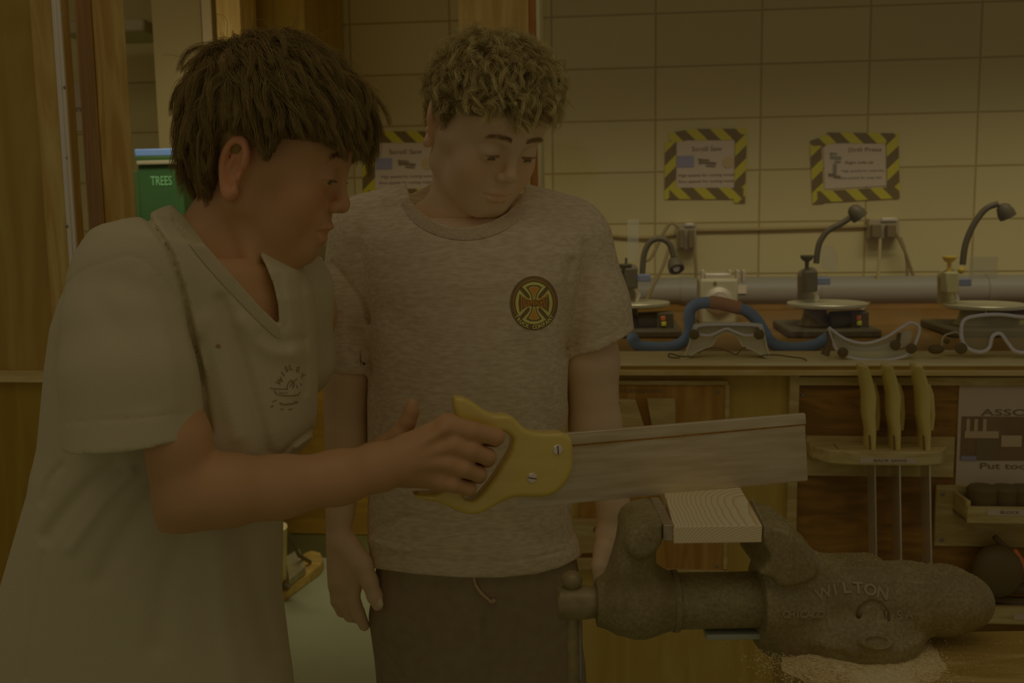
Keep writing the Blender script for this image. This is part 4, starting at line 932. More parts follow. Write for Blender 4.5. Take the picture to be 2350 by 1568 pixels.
ex = (B - A); ex.z = 0; ex.normalize(); ey = Vector((-ex.y, ex.x, 0)); ey = (ey + ex * .075).normalized(); wd_ = (B - A).length
th = .0185; vs = []
for z in (zt - th, zt):
    for a_, b_ in ((0, 0), (1, 0), (1, 1), (0, 1)):
        p = A + ex * (wd_ * a_) + ey * (.185 * b_); vs.append((p.x, p.y, z))
board = M().add(vs, [(3, 2, 1, 0), (4, 5, 6, 7), (0, 1, 5, 4), (1, 2, 6, 5), (2, 3, 7, 6), (3, 0, 4, 7)]).build('pine_board', m_board, None, 35, .0012)
tag(board, 'short pale pine board with growth rings clamped in the vise under the saw', 'board')

# the back saw in use: everything lies in one upright plane
SP0 = P(1185, 1050, 1.085); SP1 = P(1853, 1050, 1.165)
sd = (SP1 - SP0); sd.z = 0; sd.normalize(); snrm = Vector((-sd.y, sd.x, 0)); su = Vector((0, 0, 1))
def SQ(u, v):                              # 2D coordinates in the saw plane
    r = ray(u, v); t_ = (SP0 - CL).dot(snrm) / r.dot(snrm); p = CL + r * t_ - SP0; return (p.dot(sd), p.z)
def SW(x, y, h=0): return SP0 + sd * x + su * y + snrm * h
saw = thing('back_saw', 'back saw with yellow varnished handle and broad steel blade cutting the pine board', 'saw', SP0)
bl = [SQ(1187, 1165), SQ(1187, 1040), SQ(1300, 1000), SQ(1846, 955), SQ(1853, 1103)]
c0_, c1_ = SQ(1853, 1103), SQ(1187, 1168)
teeth = []; n_t = 150
for i in range(n_t):
    a_ = i / n_t; b_ = (i + .8) / n_t
    teeth.append((c0_[0] + (c1_[0] - c0_[0]) * a_, c0_[1] + (c1_[1] - c0_[1]) * a_ + .0014)); teeth.append((c0_[0] + (c1_[0] - c0_[0]) * b_, c0_[1] + (c1_[1] - c0_[1]) * b_ - .0006))
def steel_ex(m, nt, b, N, L):
    tc = N.new('ShaderNodeTexCoord'); mp = N.new('ShaderNodeMapping'); mp.inputs['Scale'].default_value = (1, 1, 9); L.new(tc.outputs['Object'], mp.inputs[0])
    a = N.new('ShaderNodeTexNoise'); a.inputs['Scale'].default_value = 14; a.inputs['Detail'].default_value = 8; L.new(mp.outputs[0], a.inputs['Vector'])
    c = N.new('ShaderNodeTexNoise'); c.inputs['Scale'].default_value = 5; L.new(tc.outputs['Object'], c.inputs['Vector'])
    rp = N.new('ShaderNodeValToRGB'); e = rp.color_ramp.elements; e[0].position = .3; e[0].color = (*alb((70, 55, 30)), 1); e[1].position = .62; e[1].color = (*alb((86, 73, 50)), 1)
    mu = N.new('ShaderNodeMath'); mu.operation = 'ADD'; m5 = N.new('ShaderNodeMath'); m5.operation = 'MULTIPLY'; m5.inputs[1].default_value = .5
    L.new(a.outputs['Fac'], mu.inputs[0]); L.new(c.outputs['Fac'], mu.inputs[1]); L.new(mu.outputs[0], m5.inputs[0]); L.new(m5.outputs[0], rp.inputs[0]); L.new(rp.outputs[0], b.inputs['Base Color'])
m_blade = mat('blade_steel', (82, 70, 48), .42, .5, .35, extra=steel_ex)
m_blade.node_tree.nodes['Principled BSDF'].inputs['Anisotropic'].default_value = .0
M().prism(bl[1:4] + teeth[:1] + teeth[1:] + bl[:1], SW, -.0005, .0005).build('blade', m_blade, saw, 0)
sp_ = [SQ(1290, 1023), SQ(1290, 994), SQ(1846, 948), SQ(1848, 973)]
mb = M().prism(sp_, SW, -.0032, .0032); mb.build('spine', m_blade, saw, 30, .0012)
lr = [SQ(1310, 1025.5), SQ(1310, 1022), SQ(1846, 973), SQ(1847, 976)]
M().prism(lr, SW, -.0012, .0012).build('rust_line', mat('rust', (76, 50, 16), .8, .1, var=(64, 40, 10), scale=120), saw, 0)
def HC(l): return [(880 + x / 4.356, 860 + y / 4.356) for x, y in l]
out = HC([(692, 228), (720, 211), (790, 218), (870, 255), (960, 320), (1040, 365), (1110, 385), (1190, 385), (1260, 400), (1320, 445), (1380, 510), (1450, 548), (1550, 564), (1700, 562), (1780, 566), (1840, 597), (1868, 660), (1875, 800), (1865, 930), (1830, 1030), (1770, 1110), (1690, 1175), (1600, 1205), (1480, 1210), (1350, 1208), (1250, 1225), (1150, 1268), (1050, 1325), (960, 1367), (880, 1382), (790, 1370), (700, 1335), (600, 1285), (500, 1255), (400, 1240), (330, 1215), (298, 1184), (400, 1172), (520, 1160), (610, 1090), (680, 960), (730, 800), (752, 690), (742, 560), (715, 420), (690, 300)])
hole = HC([(1190, 562), (1240, 590), (1272, 640), (1264, 720), (1220, 810), (1150, 920), (1080, 1030), (1010, 1120), (950, 1190), (880, 1235), (820, 1228), (790, 1190), (820, 1090), (880, 960), (940, 820), (975, 700), (1040, 600), (1110, 562)])
o2 = [SQ(*p) for p in crv(out, 3, True)]; h2_ = [SQ(*p) for p in crv(hole, 3, True)]
xs = [SW(*p) for p in o2]; lo = np.min([tuple(p) for p in xs], 0) - .02; hi = np.max([tuple(p) for p in xs], 0) + .02
g = G(lo, hi, .0011); g.poly(o2, SP0, sd, su, .024, rd=.0062, holes=[h2_]); V_, F_ = g.mesh()
m_hand = mat('handle_lacquer', (88, 71, 24), .16, .55, var=(84, 66, 20), scale=10, stretch=(1, 1, 6)); m_hand.node_tree.nodes['Principled BSDF'].inputs['Coat Weight'].default_value = .5
obj('handle', V_, F_, m_hand, saw, 180)
for u, v in ((1273, 1027), (1215, 1091)):
    c = SW(*SQ(u, v), -.0122); b_ = M().lathe(c, -snrm, [(-.001, .0058), (.0004, .0058), (.0014, .005), (.0016, .0001)], 28).build('handle_screw', m_steel, saw)
    M().box(c - snrm * .0016, (.0095, .0008, .0014), Matrix.Rotation(math.radians(14), 3, 'Z') @ Matrix.Rotation(.2 if u < 1250 else 1.5, 3, 'Y')).build('slot', m_dark, b_)
# ------------------------------------------------------------------ people
from mathutils.geometry import delaunay_2d_cdt
def proj(p):
    q = CR.transposed() @ (Vector(p) - CL); return 1175 + FPX * q.x / -q.z, 784 - FPX * q.y / -q.z
CRn = np.array(CR); CLn = np.array(CL)
def projn(A):
    q = (A - CLn) @ CRn; return 1175 + FPX * q[..., 0] / -q[..., 2], 784 - FPX * q[..., 1] / -q[..., 2]
def pl(u, v, d): return tuple(P(u, v, d))
def pdist(U, V, line):                          # distance in picture units to a polyline
    d = np.full(U.shape, 1e9)
    for a, b in zip(line[:-1], line[1:]):
        ex, ey = b[0] - a[0], b[1] - a[1]; t = np.clip(((U - a[0]) * ex + (V - a[1]) * ey) / (ex * ex + ey * ey + 1e-9), 0, 1)
        d = np.minimum(d, np.hypot(U - a[0] - t * ex, V - a[1] - t * ey))
    return d
def inpoly(U, V, pts):
    s_ = np.zeros(U.shape, bool)
    for i in range(len(pts)):
        p, q = pts[i - 1], pts[i]; c = (V >= p[1]) != (V >= q[1])
        if p[1] != q[1]: s_ ^= c & (U < p[0] + (V - p[1]) * (q[0] - p[0]) / (q[1] - p[1]))
    return s_
def skinmat(name, rgb, flush, lip):
    def ex(m, nt, b, N, L):
        tc = N.new('ShaderNodeTexCoord'); nz = N.new('ShaderNodeTexNoise'); nz.inputs['Scale'].default_value = 14; nz.inputs['Detail'].default_value = 5
        L.new(tc.outputs['Object'], nz.inputs['Vector'])
        def mix(fac, c2, prev):
            mx = N.new('ShaderNodeMix'); mx.data_type = 'RGBA'; L.new(fac, mx.inputs[0]); L.new(prev, mx.inputs[6]); mx.inputs[7].default_value = (*alb(c2), 1); return mx.outputs[2]
        rp = N.new('ShaderNodeValToRGB'); rp.color_ramp.elements[0].position = .35; rp.color_ramp.elements[1].position = .65
        rp.color_ramp.elements[0].color = (*alb(rgb), 1); rp.color_ramp.elements[1].color = (*alb(tuple(c * .965 for c in rgb)), 1); L.new(nz.outputs['Fac'], rp.inputs[0])
        c = rp.outputs[0]
        for nm, cc in (('flush', flush), ('lip', lip), ('stain', (58, 42, 20))):
            at = N.new('ShaderNodeAttribute'); at.attribute_name = nm; c = mix(at.outputs['Fac'], cc, c)
        L.new(c, b.inputs['Base Color'])
        n2 = N.new('ShaderNodeTexNoise'); n2.inputs['Scale'].default_value = 700; L.new(tc.outputs['Object'], n2.inputs['Vector'])
        bp = N.new('ShaderNodeBump'); bp.inputs['Distance'].default_value = .00012; L.new(n2.outputs['Fac'], bp.inputs['Height']); L.new(bp.outputs[0], b.inputs['Normal'])
    return mat(name, rgb, .5, .3, extra=ex)

EX = .0285
def head(g, mouth=0.0, lid=0.5, nz=0.0, ear=30, ez=0.0):
    A = lambda *a, **k: g.el(*a, **k)
    A((0, -.008, .040), (.073, .092, .080), k=0); A((0, .038, .028), (.060, .050, .048), k=.02); A((0, .038, -.022), (.055, .041, .052), k=.02)
    for s_ in (-1, 1):
        g.rc((s_ * .048, -.006, -.042), (s_ * .020, .052, -.073), .016, .0165, k=.014); A((s_ * .035, .052, -.026), (.022, .020, .022), k=.015); A((s_ * .036, .034, -.048), (.018, .030, .028), k=.02)
        g.rc((s_ * .052, -.004, -.010), (s_ * .048, -.006, -.042), .020, .018, k=.016); A((s_ * .052, .012, .0), (.018, .03, .02), k=.015)
    g.rc((-.010, .061, -.074), (.010, .061, -.074), .0175, k=.012)
    A((0, .022, -.058), (.043, .046, .026), k=.018); A((0, .058, -.048), (.027, .028, .025), k=.014)
    g.chain([(-.036, .068, .017), (-.018, .079, .015), (0, .080, .011), (.018, .079, .015), (.036, .068, .017)], [.007, .008, .008, .008, .007], k=.010)
    for s_ in (-1, 1): A((s_ * EX, .093, -.002), (.0150, .0150, .0100), k=.012, op='sub')
    g.rc((0, .0810, .010), (0, .0930, -.019 + nz), .0068, .0078, k=.010); A((0, .0960, -.0215 + nz), (.0082, .0085, .0078), k=.006)
    for s_ in (-1, 1):
        A((s_ * .0098, .0875, -.0255 + nz), (.0056, .0085, .0058), k=.004); A((s_ * .0052, .0925, -.0318 + nz), (.0032, .0052, .0028), k=.002, op='sub')
        # lids over the eyeball, with the opening cut through
        A((s_ * EX, .0700, -.002), (.0150, .0150, .0145), k=.004)
        A((s_ * EX, .0855, -.0062), (.0118, .0090, .0012 + .0042 * lid), k=.0012, op='sub')
        g.chain([(s_ * (EX - .012), .0835, .001), (s_ * EX, .0875, .0075), (s_ * (EX + .012), .0795, .003)], [.0010] * 3, k=.003, op='sub')
    ml = -.0535
    g.chain([(-.0195, .0750, ml - .001), (-.011, .0825, ml + .0028), (-.004, .0860, ml + .0046), (0, .0858, ml + .0036), (.004, .0860, ml + .0046), (.011, .0825, ml + .0028), (.0195, .0750, ml - .001)], [.0018, .0032, .0036, .0034, .0036, .0032, .0018], k=.004)
    lo_ = ml - .0062 - mouth * .004
    g.chain([(-.018, .0750, ml - .002), (-.010, .0815, lo_), (0, .0840, lo_ - .0008), (.010, .0815, lo_), (.018, .0750, ml - .002)], [.0020, .0038, .0044, .0038, .0020], k=.004)
    g.chain([(-.022, .0775, ml - .0016), (-.010, .0885, ml - .0008), (0, .0905, ml - .0010), (.010, .0885, ml - .0008), (.022, .0775, ml - .0016)], [.0013, .0018 + mouth * .002, .0021 + mouth * .002, .0018 + mouth * .002, .0013], k=.0015, op='sub')
    A((0, .0880, -.0672), (.013, .0050, .0030), k=.008, op='sub')
    for s_ in (-1, 1):                                      # ears
        a = math.radians(ear) * s_; R = Matrix.Rotation(-a, 3, 'Z') @ Matrix.Rotation(math.radians(-12), 3, 'X')
        o = Vector((s_ * .072, -.014, -.016 + ez))
        def E(x, y, z): return tuple(o + R @ Vector((s_ * x, y, z)))
        A(E(.002, -.004, .000), (.0055, .0145, .0235), R=R, k=.006)
        ring = [E(.0045, .0105, .006), E(.006, .010, .018), E(.008, .001, .0265), E(.010, -.010, .0235), E(.012, -.0165, .012), E(.011, -.0165, -.001), E(.008, -.011, -.013), E(.005, -.003, -.022), E(.004, .004, -.0235), E(.003, .0085, -.018)]
        rr_ = [.0030, .0030, .0032, .0034, .0034, .0034, .0036, .0044, .0044, .0036]; rg = [tuple(q) for q in crv([(*p_, r_) for p_, r_ in zip(ring, rr_)], 4)]; g.chain([q[:3] for q in rg], [q[3] for q in rg], k=.004)
        A(E(.0085, .001, .001), (.0055, .0085, .0115), R=R, k=.003, op='sub'); A(E(.0090, -.004, .016), (.0035, .0095, .0055), R=R, k=.003, op='sub')
        g.rc(E(.006, -.009, .009), E(.006, -.010, -.006), .0028, .0024, k=.003); g.el(E(.006, .0095, -.004), (.003, .0032, .0048), k=.002)

def hl(y, sh=0): return np.interp(y, [-.11, -.085, -.05, -.030, -.012, .008, .030, .060, .085], [-.080, -.070, -.052, -.034, .006, .010, .032, .050, .058]) + sh
def strand_mesh(Pn, rad, tip=.25):
    n, m, _ = Pn.shape; T = np.gradient(Pn, axis=1); T /= np.linalg.norm(T, axis=2, keepdims=True) + 1e-9
    rv = RNG.normal(size=(n, 1, 3)); A = np.cross(T, rv); A /= np.linalg.norm(A, axis=2, keepdims=True) + 1e-9; B = np.cross(T, A)
    t = np.linspace(0, 1, m)[None, :, None]; r = rad[:, None, None] * (1 - (1 - tip) * t ** 1.5)
    rings = [Pn + r * (A * math.cos(q) + B * math.sin(q)) for q in (0, 2.094, 4.189)]
    V = np.stack(rings, 2).reshape(-1, 3); i = np.arange(n)[:, None, None] * m * 3; j = np.arange(m - 1)[None, :, None] * 3; k = np.arange(3)[None, None, :]; k2 = (k + 1) % 3
    F = np.stack([i + j + k, i + j + k2, i + j + 3 + k2, i + j + 3 + k], -1).reshape(-1, 4)
    tt = np.broadcast_to(np.linspace(0, 1, m)[None, :, None], (n, m, 3)).reshape(-1); return V, F, tt
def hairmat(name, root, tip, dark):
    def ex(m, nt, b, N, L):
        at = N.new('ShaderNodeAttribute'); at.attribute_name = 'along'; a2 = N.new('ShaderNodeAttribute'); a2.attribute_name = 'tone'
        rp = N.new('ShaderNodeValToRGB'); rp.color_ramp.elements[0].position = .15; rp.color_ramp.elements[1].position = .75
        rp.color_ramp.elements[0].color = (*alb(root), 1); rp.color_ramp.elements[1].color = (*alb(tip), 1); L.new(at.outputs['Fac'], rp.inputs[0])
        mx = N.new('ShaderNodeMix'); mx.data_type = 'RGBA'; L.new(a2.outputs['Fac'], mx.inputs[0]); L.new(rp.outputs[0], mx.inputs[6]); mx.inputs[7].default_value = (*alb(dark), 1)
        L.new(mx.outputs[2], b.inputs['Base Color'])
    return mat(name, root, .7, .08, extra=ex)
SC = np.array((0, -.010, .038)); SR = np.array((.0755, .0955, .0835))
def scalp_roots(n, sh=0, ymax=.090):
    out = []
    while sum(len(o) for o in out) < n:
        d = RNG.normal(size=(n, 3)); d /= np.linalg.norm(d, axis=1)[:, None]; p = SC + d * SR
        ok = (p[:, 2] > hl(p[:, 1], sh)) & (p[:, 1] < ymax)
        out.append(p[ok])
    return np.concatenate(out)[:n]
def grow(p0, L, m, grav, crown, lift, layer, wf=.25, wg=.2, curl=0, jitter=.12, d0=None):
    n = len(p0); P_ = np.zeros((n, m, 3)); P_[:, 0] = p0; st = (L / (m - 1))[:, None]
    def nrm(p): q = (p - SC) / SR ** 2; return q / np.linalg.norm(q, axis=1)[:, None]
    N_ = nrm(p0); fl = p0 - crown; fl -= (fl * N_).sum(1)[:, None] * N_; fl /= np.linalg.norm(fl, axis=1)[:, None] + 1e-6
    d = N_ * lift + fl + RNG.normal(size=(n, 3)) * jitter
    if d0 is not None: d = d + d0
    d /= np.linalg.norm(d, axis=1)[:, None]
    ph = RNG.uniform(0, 6.28, (n, 1)); ax1 = RNG.normal(size=(n, 3)); ax2 = RNG.normal(size=(n, 3))
    for j in range(1, m):
        t = j / (m - 1); p = P_[:, j - 1]; N_ = nrm(p); fl = p - crown; fl -= (fl * N_).sum(1)[:, None] * N_; fl /= np.linalg.norm(fl, axis=1)[:, None] + 1e-6
        d = d + wf * fl + wg * t * grav[None] + (curl * (np.cos(ph + t * 5) * ax1 + np.sin(ph + t * 5) * ax2) if np.ndim(curl) or curl else 0)
        d /= np.linalg.norm(d, axis=1)[:, None]; q = p + d * st
        e = (q - SC) / (SR + layer[:, None] * min(1, t * 2.2)); le = np.linalg.norm(e, axis=1); ins = le < 1
        q[ins] = SC + e[ins] / le[ins][:, None] * (SR + layer[:, None] * min(1, t * 2.2))[ins]
        P_[:, j] = q
    return P_

def xf(T, V): Tn = np.array(T); return V @ Tn[:3, :3].T + Tn[:3, 3]
def head_pose(fwd, roll, anchor_local, anchor_world, sc=1.0):
    f = Vector(fwd).normalized(); x = f.cross(Vector((0, 0, 1))).normalized(); u = x.cross(f).normalized()
    R = Matrix((x, f, u)).transposed(); R = R @ Matrix.Rotation(roll, 3, 'Y')
    sc = sc if hasattr(sc, '__len__') else (sc,) * 3; T = R.to_4x4() @ Matrix.Diagonal((*sc, 1)); T.translation = Vector(anchor_world) - T.to_3x3() @ Vector(anchor_local)
    return T

def tube_field(U, V): pass
class Stack:                                   # a trunk as elliptical slices between picture outlines
    def __init__(s, rows, d, b):
        z = []; cx = []; a = []
        for v, uL, uR in rows:
            l, r = P(uL, v, d), P(uR, v, d); z.append((l.z + r.z) / 2); cx.append((l.x + r.x) / 2); a.append((r.x - l.x) / 2)
        o = np.argsort(z); s.z = np.array(z)[o]; s.cx = np.array(cx)[o]; s.a = np.array(a)[o]; s.d = d; s.b = b
    def field(s, X_, Y_, Z_, off=0, n=2.4):
        cx = np.interp(Z_, s.z, s.cx); a = np.interp(Z_, s.z, s.a) - off; b = (np.interp(Z_, s.z, s.b) if np.ndim(s.b) else s.b) - off
        q = ((np.abs(X_ - cx) / a) ** n + (np.abs(Y_ - s.d) / b) ** n) ** (1 / n)
        e = (q - 1) * np.minimum(a, b); top = Z_ - (s.z[-1] - off); bot = s.z[0] - Z_
        return np.maximum(np.maximum(e, top), bot)
def displace(g, folds, seams=()):
    i, w = g.band(.02); U, V = projn(w); add = np.zeros(len(i))
    for line, wd_, dep in folds:
        c = np.array(crv(line, 4)); add += dep * np.exp(-(pdist(U, V, [tuple(q) for q in c]) / wd_) ** 2)
    g.D[tuple(i.T)] += add.astype(np.float32)
def decal(name, polys, mm, parent, bv, off, step=9):
    VV = []; FF = []
    for poly in polys:
        n = len(poly); pts = [Vector(p) for p in poly]; us = [p[0] for p in poly]; vs_ = [p[1] for p in poly]
        ex = [(a, b) for a in np.arange(min(us), max(us), step) for b in np.arange(min(vs_), max(vs_), step)]
        if ex:
            E = np.array(ex); ok = inpoly(E[:, 0], E[:, 1], poly); pts += [Vector(tuple(e)) for e in E[ok]]
        r = delaunay_2d_cdt(pts, [(i, (i + 1) % n) for i in range(n)], [], 1, 1e-5)
        o = len(VV); VV += [(p.x, p.y) for p in r[0]]; FF += [tuple(i + o for i in f) for f in r[2]]
    return decal_px(name, VV, FF, mm, parent, bv, off)
def decal_px(name, VV, FF, mm, parent, bv, off):
    out = []
    for u, v in VV:
        r = ray(u, v); h = bv.ray_cast(CL, r)
        out.append((h[0] or bv.find_nearest(CL + r * 1.25)[0]) - r * off)
    o = obj(name, out, FF, mm, parent, 180); return o
def ribbon(line, w):
    c = [Vector(tuple(q)) for q in line]; L_ = []; R_ = []
    for i, p in enumerate(c):
        t = (c[min(i + 1, len(c) - 1)] - c[max(i - 1, 0)]); t = t.normalized() if t.length else Vector((1, 0)); n = Vector((-t.y, t.x)) * w / 2; L_.append(tuple(p + n)); R_.append(tuple(p - n))
    return L_ + R_[::-1]
def legs_mesh(hips, feet, r0):                 # shorts come separately
    pass
m_skin1 = skinmat('skin_tan', (78, 53, 27), (82, 49, 25), (84, 50, 26)); m_skin2 = skinmat('skin_fair', (90, 70, 45), (93, 66, 41), (92, 62, 38))
m_white = mat('white_cotton', (78, 66, 42), .9, .05, bump=.0004, bscale=900); m_heather = mat('heather_grey_cotton', (89, 75, 52), .9, .05, var=(80, 65, 42), scale=160, stretch=(.4, 1, 1.6), detail=3)
m_shorts = mat('navy_cloth', (62, 49, 30), .85, .1, var=(58, 45, 26), scale=60); m_trim = mat('blue_trim', (58, 60, 52), .8); m_str = mat('drawstring', (76, 60, 36), .8)
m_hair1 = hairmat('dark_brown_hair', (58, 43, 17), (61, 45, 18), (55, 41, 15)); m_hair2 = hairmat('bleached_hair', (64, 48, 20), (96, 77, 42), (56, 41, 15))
m_eye = mat('eye_white', (80, 66, 42), .25, .3); m_iris = mat('iris_dark', (44, 34, 16), .1, .7); m_nail = mat('nail', (100, 76, 50), .35, .4); m_shoe = mat('shoe_canvas', (60, 50, 34), .8)

def warp2(V): V = V.copy(); z = V[..., 2]; V[..., 2] = np.where(z > .02, .02 + (z - .02) * .84, z); return V
IDW = lambda V: V
def person_base(name, label, loc): return thing(name, label, 'person', loc)
def add_face_attrs(V, T, mouth):
    q = xf(np.array(T.inverted()), V); x, y, z = np.abs(q[:, 0]), q[:, 1], q[:, 2]
    lip = .65 * np.clip(1.25 - np.sqrt((x / .0225) ** 2 + ((z + .0545 + mouth * .001) / (.0098 * np.clip(1.15 - (x / .026) ** 2, .25, 1.2))) ** 2) ** 3, 0, 1) * (y > .068) * (q[:, 1] < .1) * .75
    fl = np.exp(-(((x - .040) / .020) ** 2 + ((z + .030) / .022) ** 2)) * (y > .03) * .8
    fl = np.maximum(fl, np.exp(-((x / .014) ** 2 + ((z + .022) / .012) ** 2)) * (y > .08) * .7)
    fl = np.maximum(fl, ((x > .074) & (np.abs(z + .016) < .04)) * .8)
    return lip, fl
def lower_body(t, hip, feet, kneef, hem_z, w, shorts_name='shorts', waist=None, rx=.13):
    # legs and shoes below the picture
    g = G((hip[0] - .30, hip[1] - .25, 0), (hip[0] + .30, hip[1] + .25, hip[2] + .05), .005)
    for s_, f in zip((-1, 1), feet):
        h = (hip[0] + s_ * .06, hip[1], hip[2] - .02); k_ = ((h[0] + f[0]) / 2, (h[1] + f[1]) / 2 - .01, .44); g.chain([h, k_, (f[0], f[1], .09)], [.055, .048, .034], k=.02)
        g.rc((k_[0], k_[1] + .012, .34), (k_[0], k_[1] + .008, .26), .045, .04, k=.02); g.rc((f[0], f[1], .07), (f[0] + kneef[0] * .12, f[1] + kneef[1] * .12, .035), .034, .03, k=.02)
    return g.mesh()
def shoes(t, feet, kf):
    for f in feet:
        g = G((f[0] - .2, f[1] - .2, 0), (f[0] + .2, f[1] + .2, .13), .004); a = (f[0] - kf[0] * .03, f[1] - kf[1] * .03); b = (f[0] + kf[0] * .15, f[1] + kf[1] * .15)
        g.rc((*a, .048), (*b, .040), .046, .042, k=0); g.cyl((f[0], f[1], .05), (f[0], f[1], .105), .042, k=.012); g.func(lambda x, y, z: .004 - z + 0 * x, op='int'); V, F = g.mesh(); obj('shoe', V, F, m_shoe, t, 180)
def finger(g, pts, r, k=.0025, k0=.006): g.chain(pts, r, k=k, k0=k0)

# ================================================================= the person with dark hair
T1 = head_pose((math.cos(math.radians(-3)) * math.cos(math.radians(16)), math.sin(math.radians(-3)) * math.cos(math.radians(16)), -math.sin(math.radians(16))), math.radians(0), (.070, -.014, -.018), P(549, 396, 1.035), (.98, .875, 1.12))
I1 = T1.inverted()
p1 = person_base('person', 'person with thick dark brown hair and white tee leaning over and sawing', (P(300, 1500, 1.12).x, 1.12, 0))
g = G((-.105, -.155, -.30), (.105, .125, .13), .00125)
head(g, mouth=1.0, lid=.22, nz=-.003)
L1 = lambda u, v, d: tuple(I1 @ P(u, v, d))
g.chain([(0, -.022, -.045), L1(520, 560, 1.12), L1(500, 640, 1.13)], [.053, .052, .066], k=.022)
g.chain([L1(500, 570, 1.10), L1(420, 590, 1.07)], [.030, .030], k=.03); g.chain([L1(560, 600, 1.15), L1(650, 660, 1.2)], [.045, .040], k=.03)
g.rc(L1(545, 640, 1.10), L1(570, 760, 1.08), .060, .060, k=.03); g.rc((.040, -.02, -.045), L1(590, 660, 1.04), .008, .007, k=.012)
V, F = g.mesh(); V = warp2(V); hb1 = bvh_of(V, F); Vh = xf(T1, V); head1 = (Vh, F)
# right arm and hand on the saw
g = G((P(250, 0, .9).x, .87, P(0, 1260, .9).z), (P(1180, 0, 1.12).x, 1.16, P(300, 840, .9).z), .0015)
g.chain([pl(300, 800, .985), pl(388, 1010, .955), pl(428, 1140, .955), pl(520, 1126, .965), pl(640, 1118, .985), pl(780, 1096, 1.005), pl(870, 1072, 1.030), pl(930, 1056, 1.043)],
        [.046, .0375, .0325, .0345, .0300, .0262, .0235, .0225], k=.014)
g.rc(pl(392, 1180, .958), pl(412, 1184, .958), .0165, k=.018)
mcp = [pl(1028, 978, 1.050), pl(1046, 1022, 1.046), pl(1036, 1066, 1.045), pl(1012, 1104, 1.047)]; wr = pl(925, 1056, 1.046)
for (u, v), r1, m_ in (((938, 1032), .0175, 0), ((940, 1050), .0170, 1), ((938, 1068), .0165, 2), ((934, 1084), .0150, 3)): g.rc(pl(u, v, 1.048), mcp[m_], r1, (.0125, .0118, .0112, .0102)[m_], k=.012)
g.rc(pl(960, 1050, 1.062), pl(1010, 1050, 1.068), .016, k=.012)
hand = [([mcp[0], pl(1084, 990, 1.040), pl(1138, 1003, 1.048), pl(1136, 1008, 1.078), pl(1108, 1010, 1.092)], [.0122, .0102, .0094, .0086, .0078]),
        ([mcp[1], pl(1080, 1034, 1.038), pl(1119, 1049, 1.046), pl(1118, 1055, 1.080), pl(1086, 1058, 1.092)], [.0116, .0100, .0092, .0085, .0078]),
        ([mcp[2], pl(1066, 1076, 1.038), pl(1099, 1089, 1.046), pl(1099, 1093, 1.080), pl(1066, 1094, 1.090)], [.0110, .0095, .0086, .0080, .0074]),
        ([mcp[3], pl(1040, 1112, 1.040), pl(1076, 1122, 1.047), pl(1076, 1126, 1.076), pl(1046, 1122, 1.086)], [.0100, .0086, .0078, .0072, .0066])]
for pts, r in hand: finger(g, pts, r)
for a_ in mcp: g.el(np.array(a_) + np.array((0, -.0055, .001)), (.0085, .0075, .0075), k=.008)
g.chain([pl(950, 1030, 1.062), pl(985, 1000, 1.085), pl(1030, 985, 1.100), pl(1065, 985, 1.098)], [.0135, .0115, .0098, .0085], k=.006)
for a_, b_ in (((945, 1035), (1020, 985)), ((950, 1052), (1035, 1025)), ((948, 1066), (1028, 1064))): g.rc(pl(*a_, 1.030), pl(*b_, 1.034), .0030, k=.010)
g.el(pl(922, 1082, 1.030), (.008, .006, .008), k=.010)
V, F = g.mesh(); arm1 = (V, F)
# left arm: forearm behind the right one, thumb up
g = G((P(560, 0, 1.1).x, 1.05, P(0, 1260, 1.1).z), (P(975, 0, 1.18).x, 1.30, P(300, 660, 1.15).z), .002)
g.chain([pl(690, 720, 1.23), pl(640, 950, 1.22), pl(610, 1120, 1.20), pl(780, 1088, 1.155), pl(850, 1066, 1.130)], [.045, .036, .034, .024, .020], k=.014)
g.rc(pl(855, 1060, 1.125), pl(905, 1040, 1.118), .022, .024, k=.012)
g.chain([pl(888, 1030, 1.108), pl(915, 1002, 1.104), pl(936, 968, 1.102), pl(944, 944, 1.102), pl(946, 928, 1.102)], [.017, .0115, .0085, .0078, .0066], k=.006)
for i, (v, r) in enumerate(((1035, .0085), (1052, .0085), (1068, .008), (1084, .0072))): g.chain([pl(900, v, 1.120), pl(938, v + 2, 1.116), pl(944, v + 4, 1.098), pl(915, v + 5, 1.090)], [r * 1.2, r, r, r * .9], k=.003)
V, F = g.mesh(); arm1b = (V, F)
st1 = Stack([(560, 300, 610), (620, 200, 690), (680, 168, 712), (740, 148, 716), (820, 136, 719), (900, 128, 722), (960, 122, 721), (1000, 118, 715), (1035, 110, 696), (1060, 104, 672), (1100, 98, 652), (1180, 74, 640), (1280, 44, 640), (1380, 14, 638), (1500, -10, 654), (1568, -26, 664), (1640, -40, 672), (1760, -60, 690)], 1.10, .125)
def trunk1(g, off):
    g.func(lambda x, y, z: st1.field(x, y, z, off), k=.0, lo=(-.75, .93, .6), hi=(-.15, 1.27, 1.3))
    g.rc(pl(318, 645, 1.00), pl(415, 575, 1.09), .054 - off, .042 - off, k=.035); g.rc(pl(318, 645, 1.00), pl(300, 760, .99), .054 - off, .060 - off, k=.035)
    g.rc(pl(415, 575, 1.09), pl(560, 645, 1.15), .042 - off, .050 - off, k=.03); g.rc(pl(560, 650, 1.17), pl(655, 668, 1.2), .050 - off, .050 - off, k=.03)
g = G((-.60, .90, .55), (-.12, 1.32, 1.36), .005); trunk1(g, .014); V, F = g.mesh(); trunkb = (V, F)
feet = [(-.52, 1.00), (-.42, 1.17)]; lb = lower_body(p1, (-.47, 1.10, .72), feet, (1, 0), .45, .3)
body = join([head1, arm1, arm1b, trunkb, lb]); ob = obj('body', body[0], body[1], m_skin1, p1, 180)
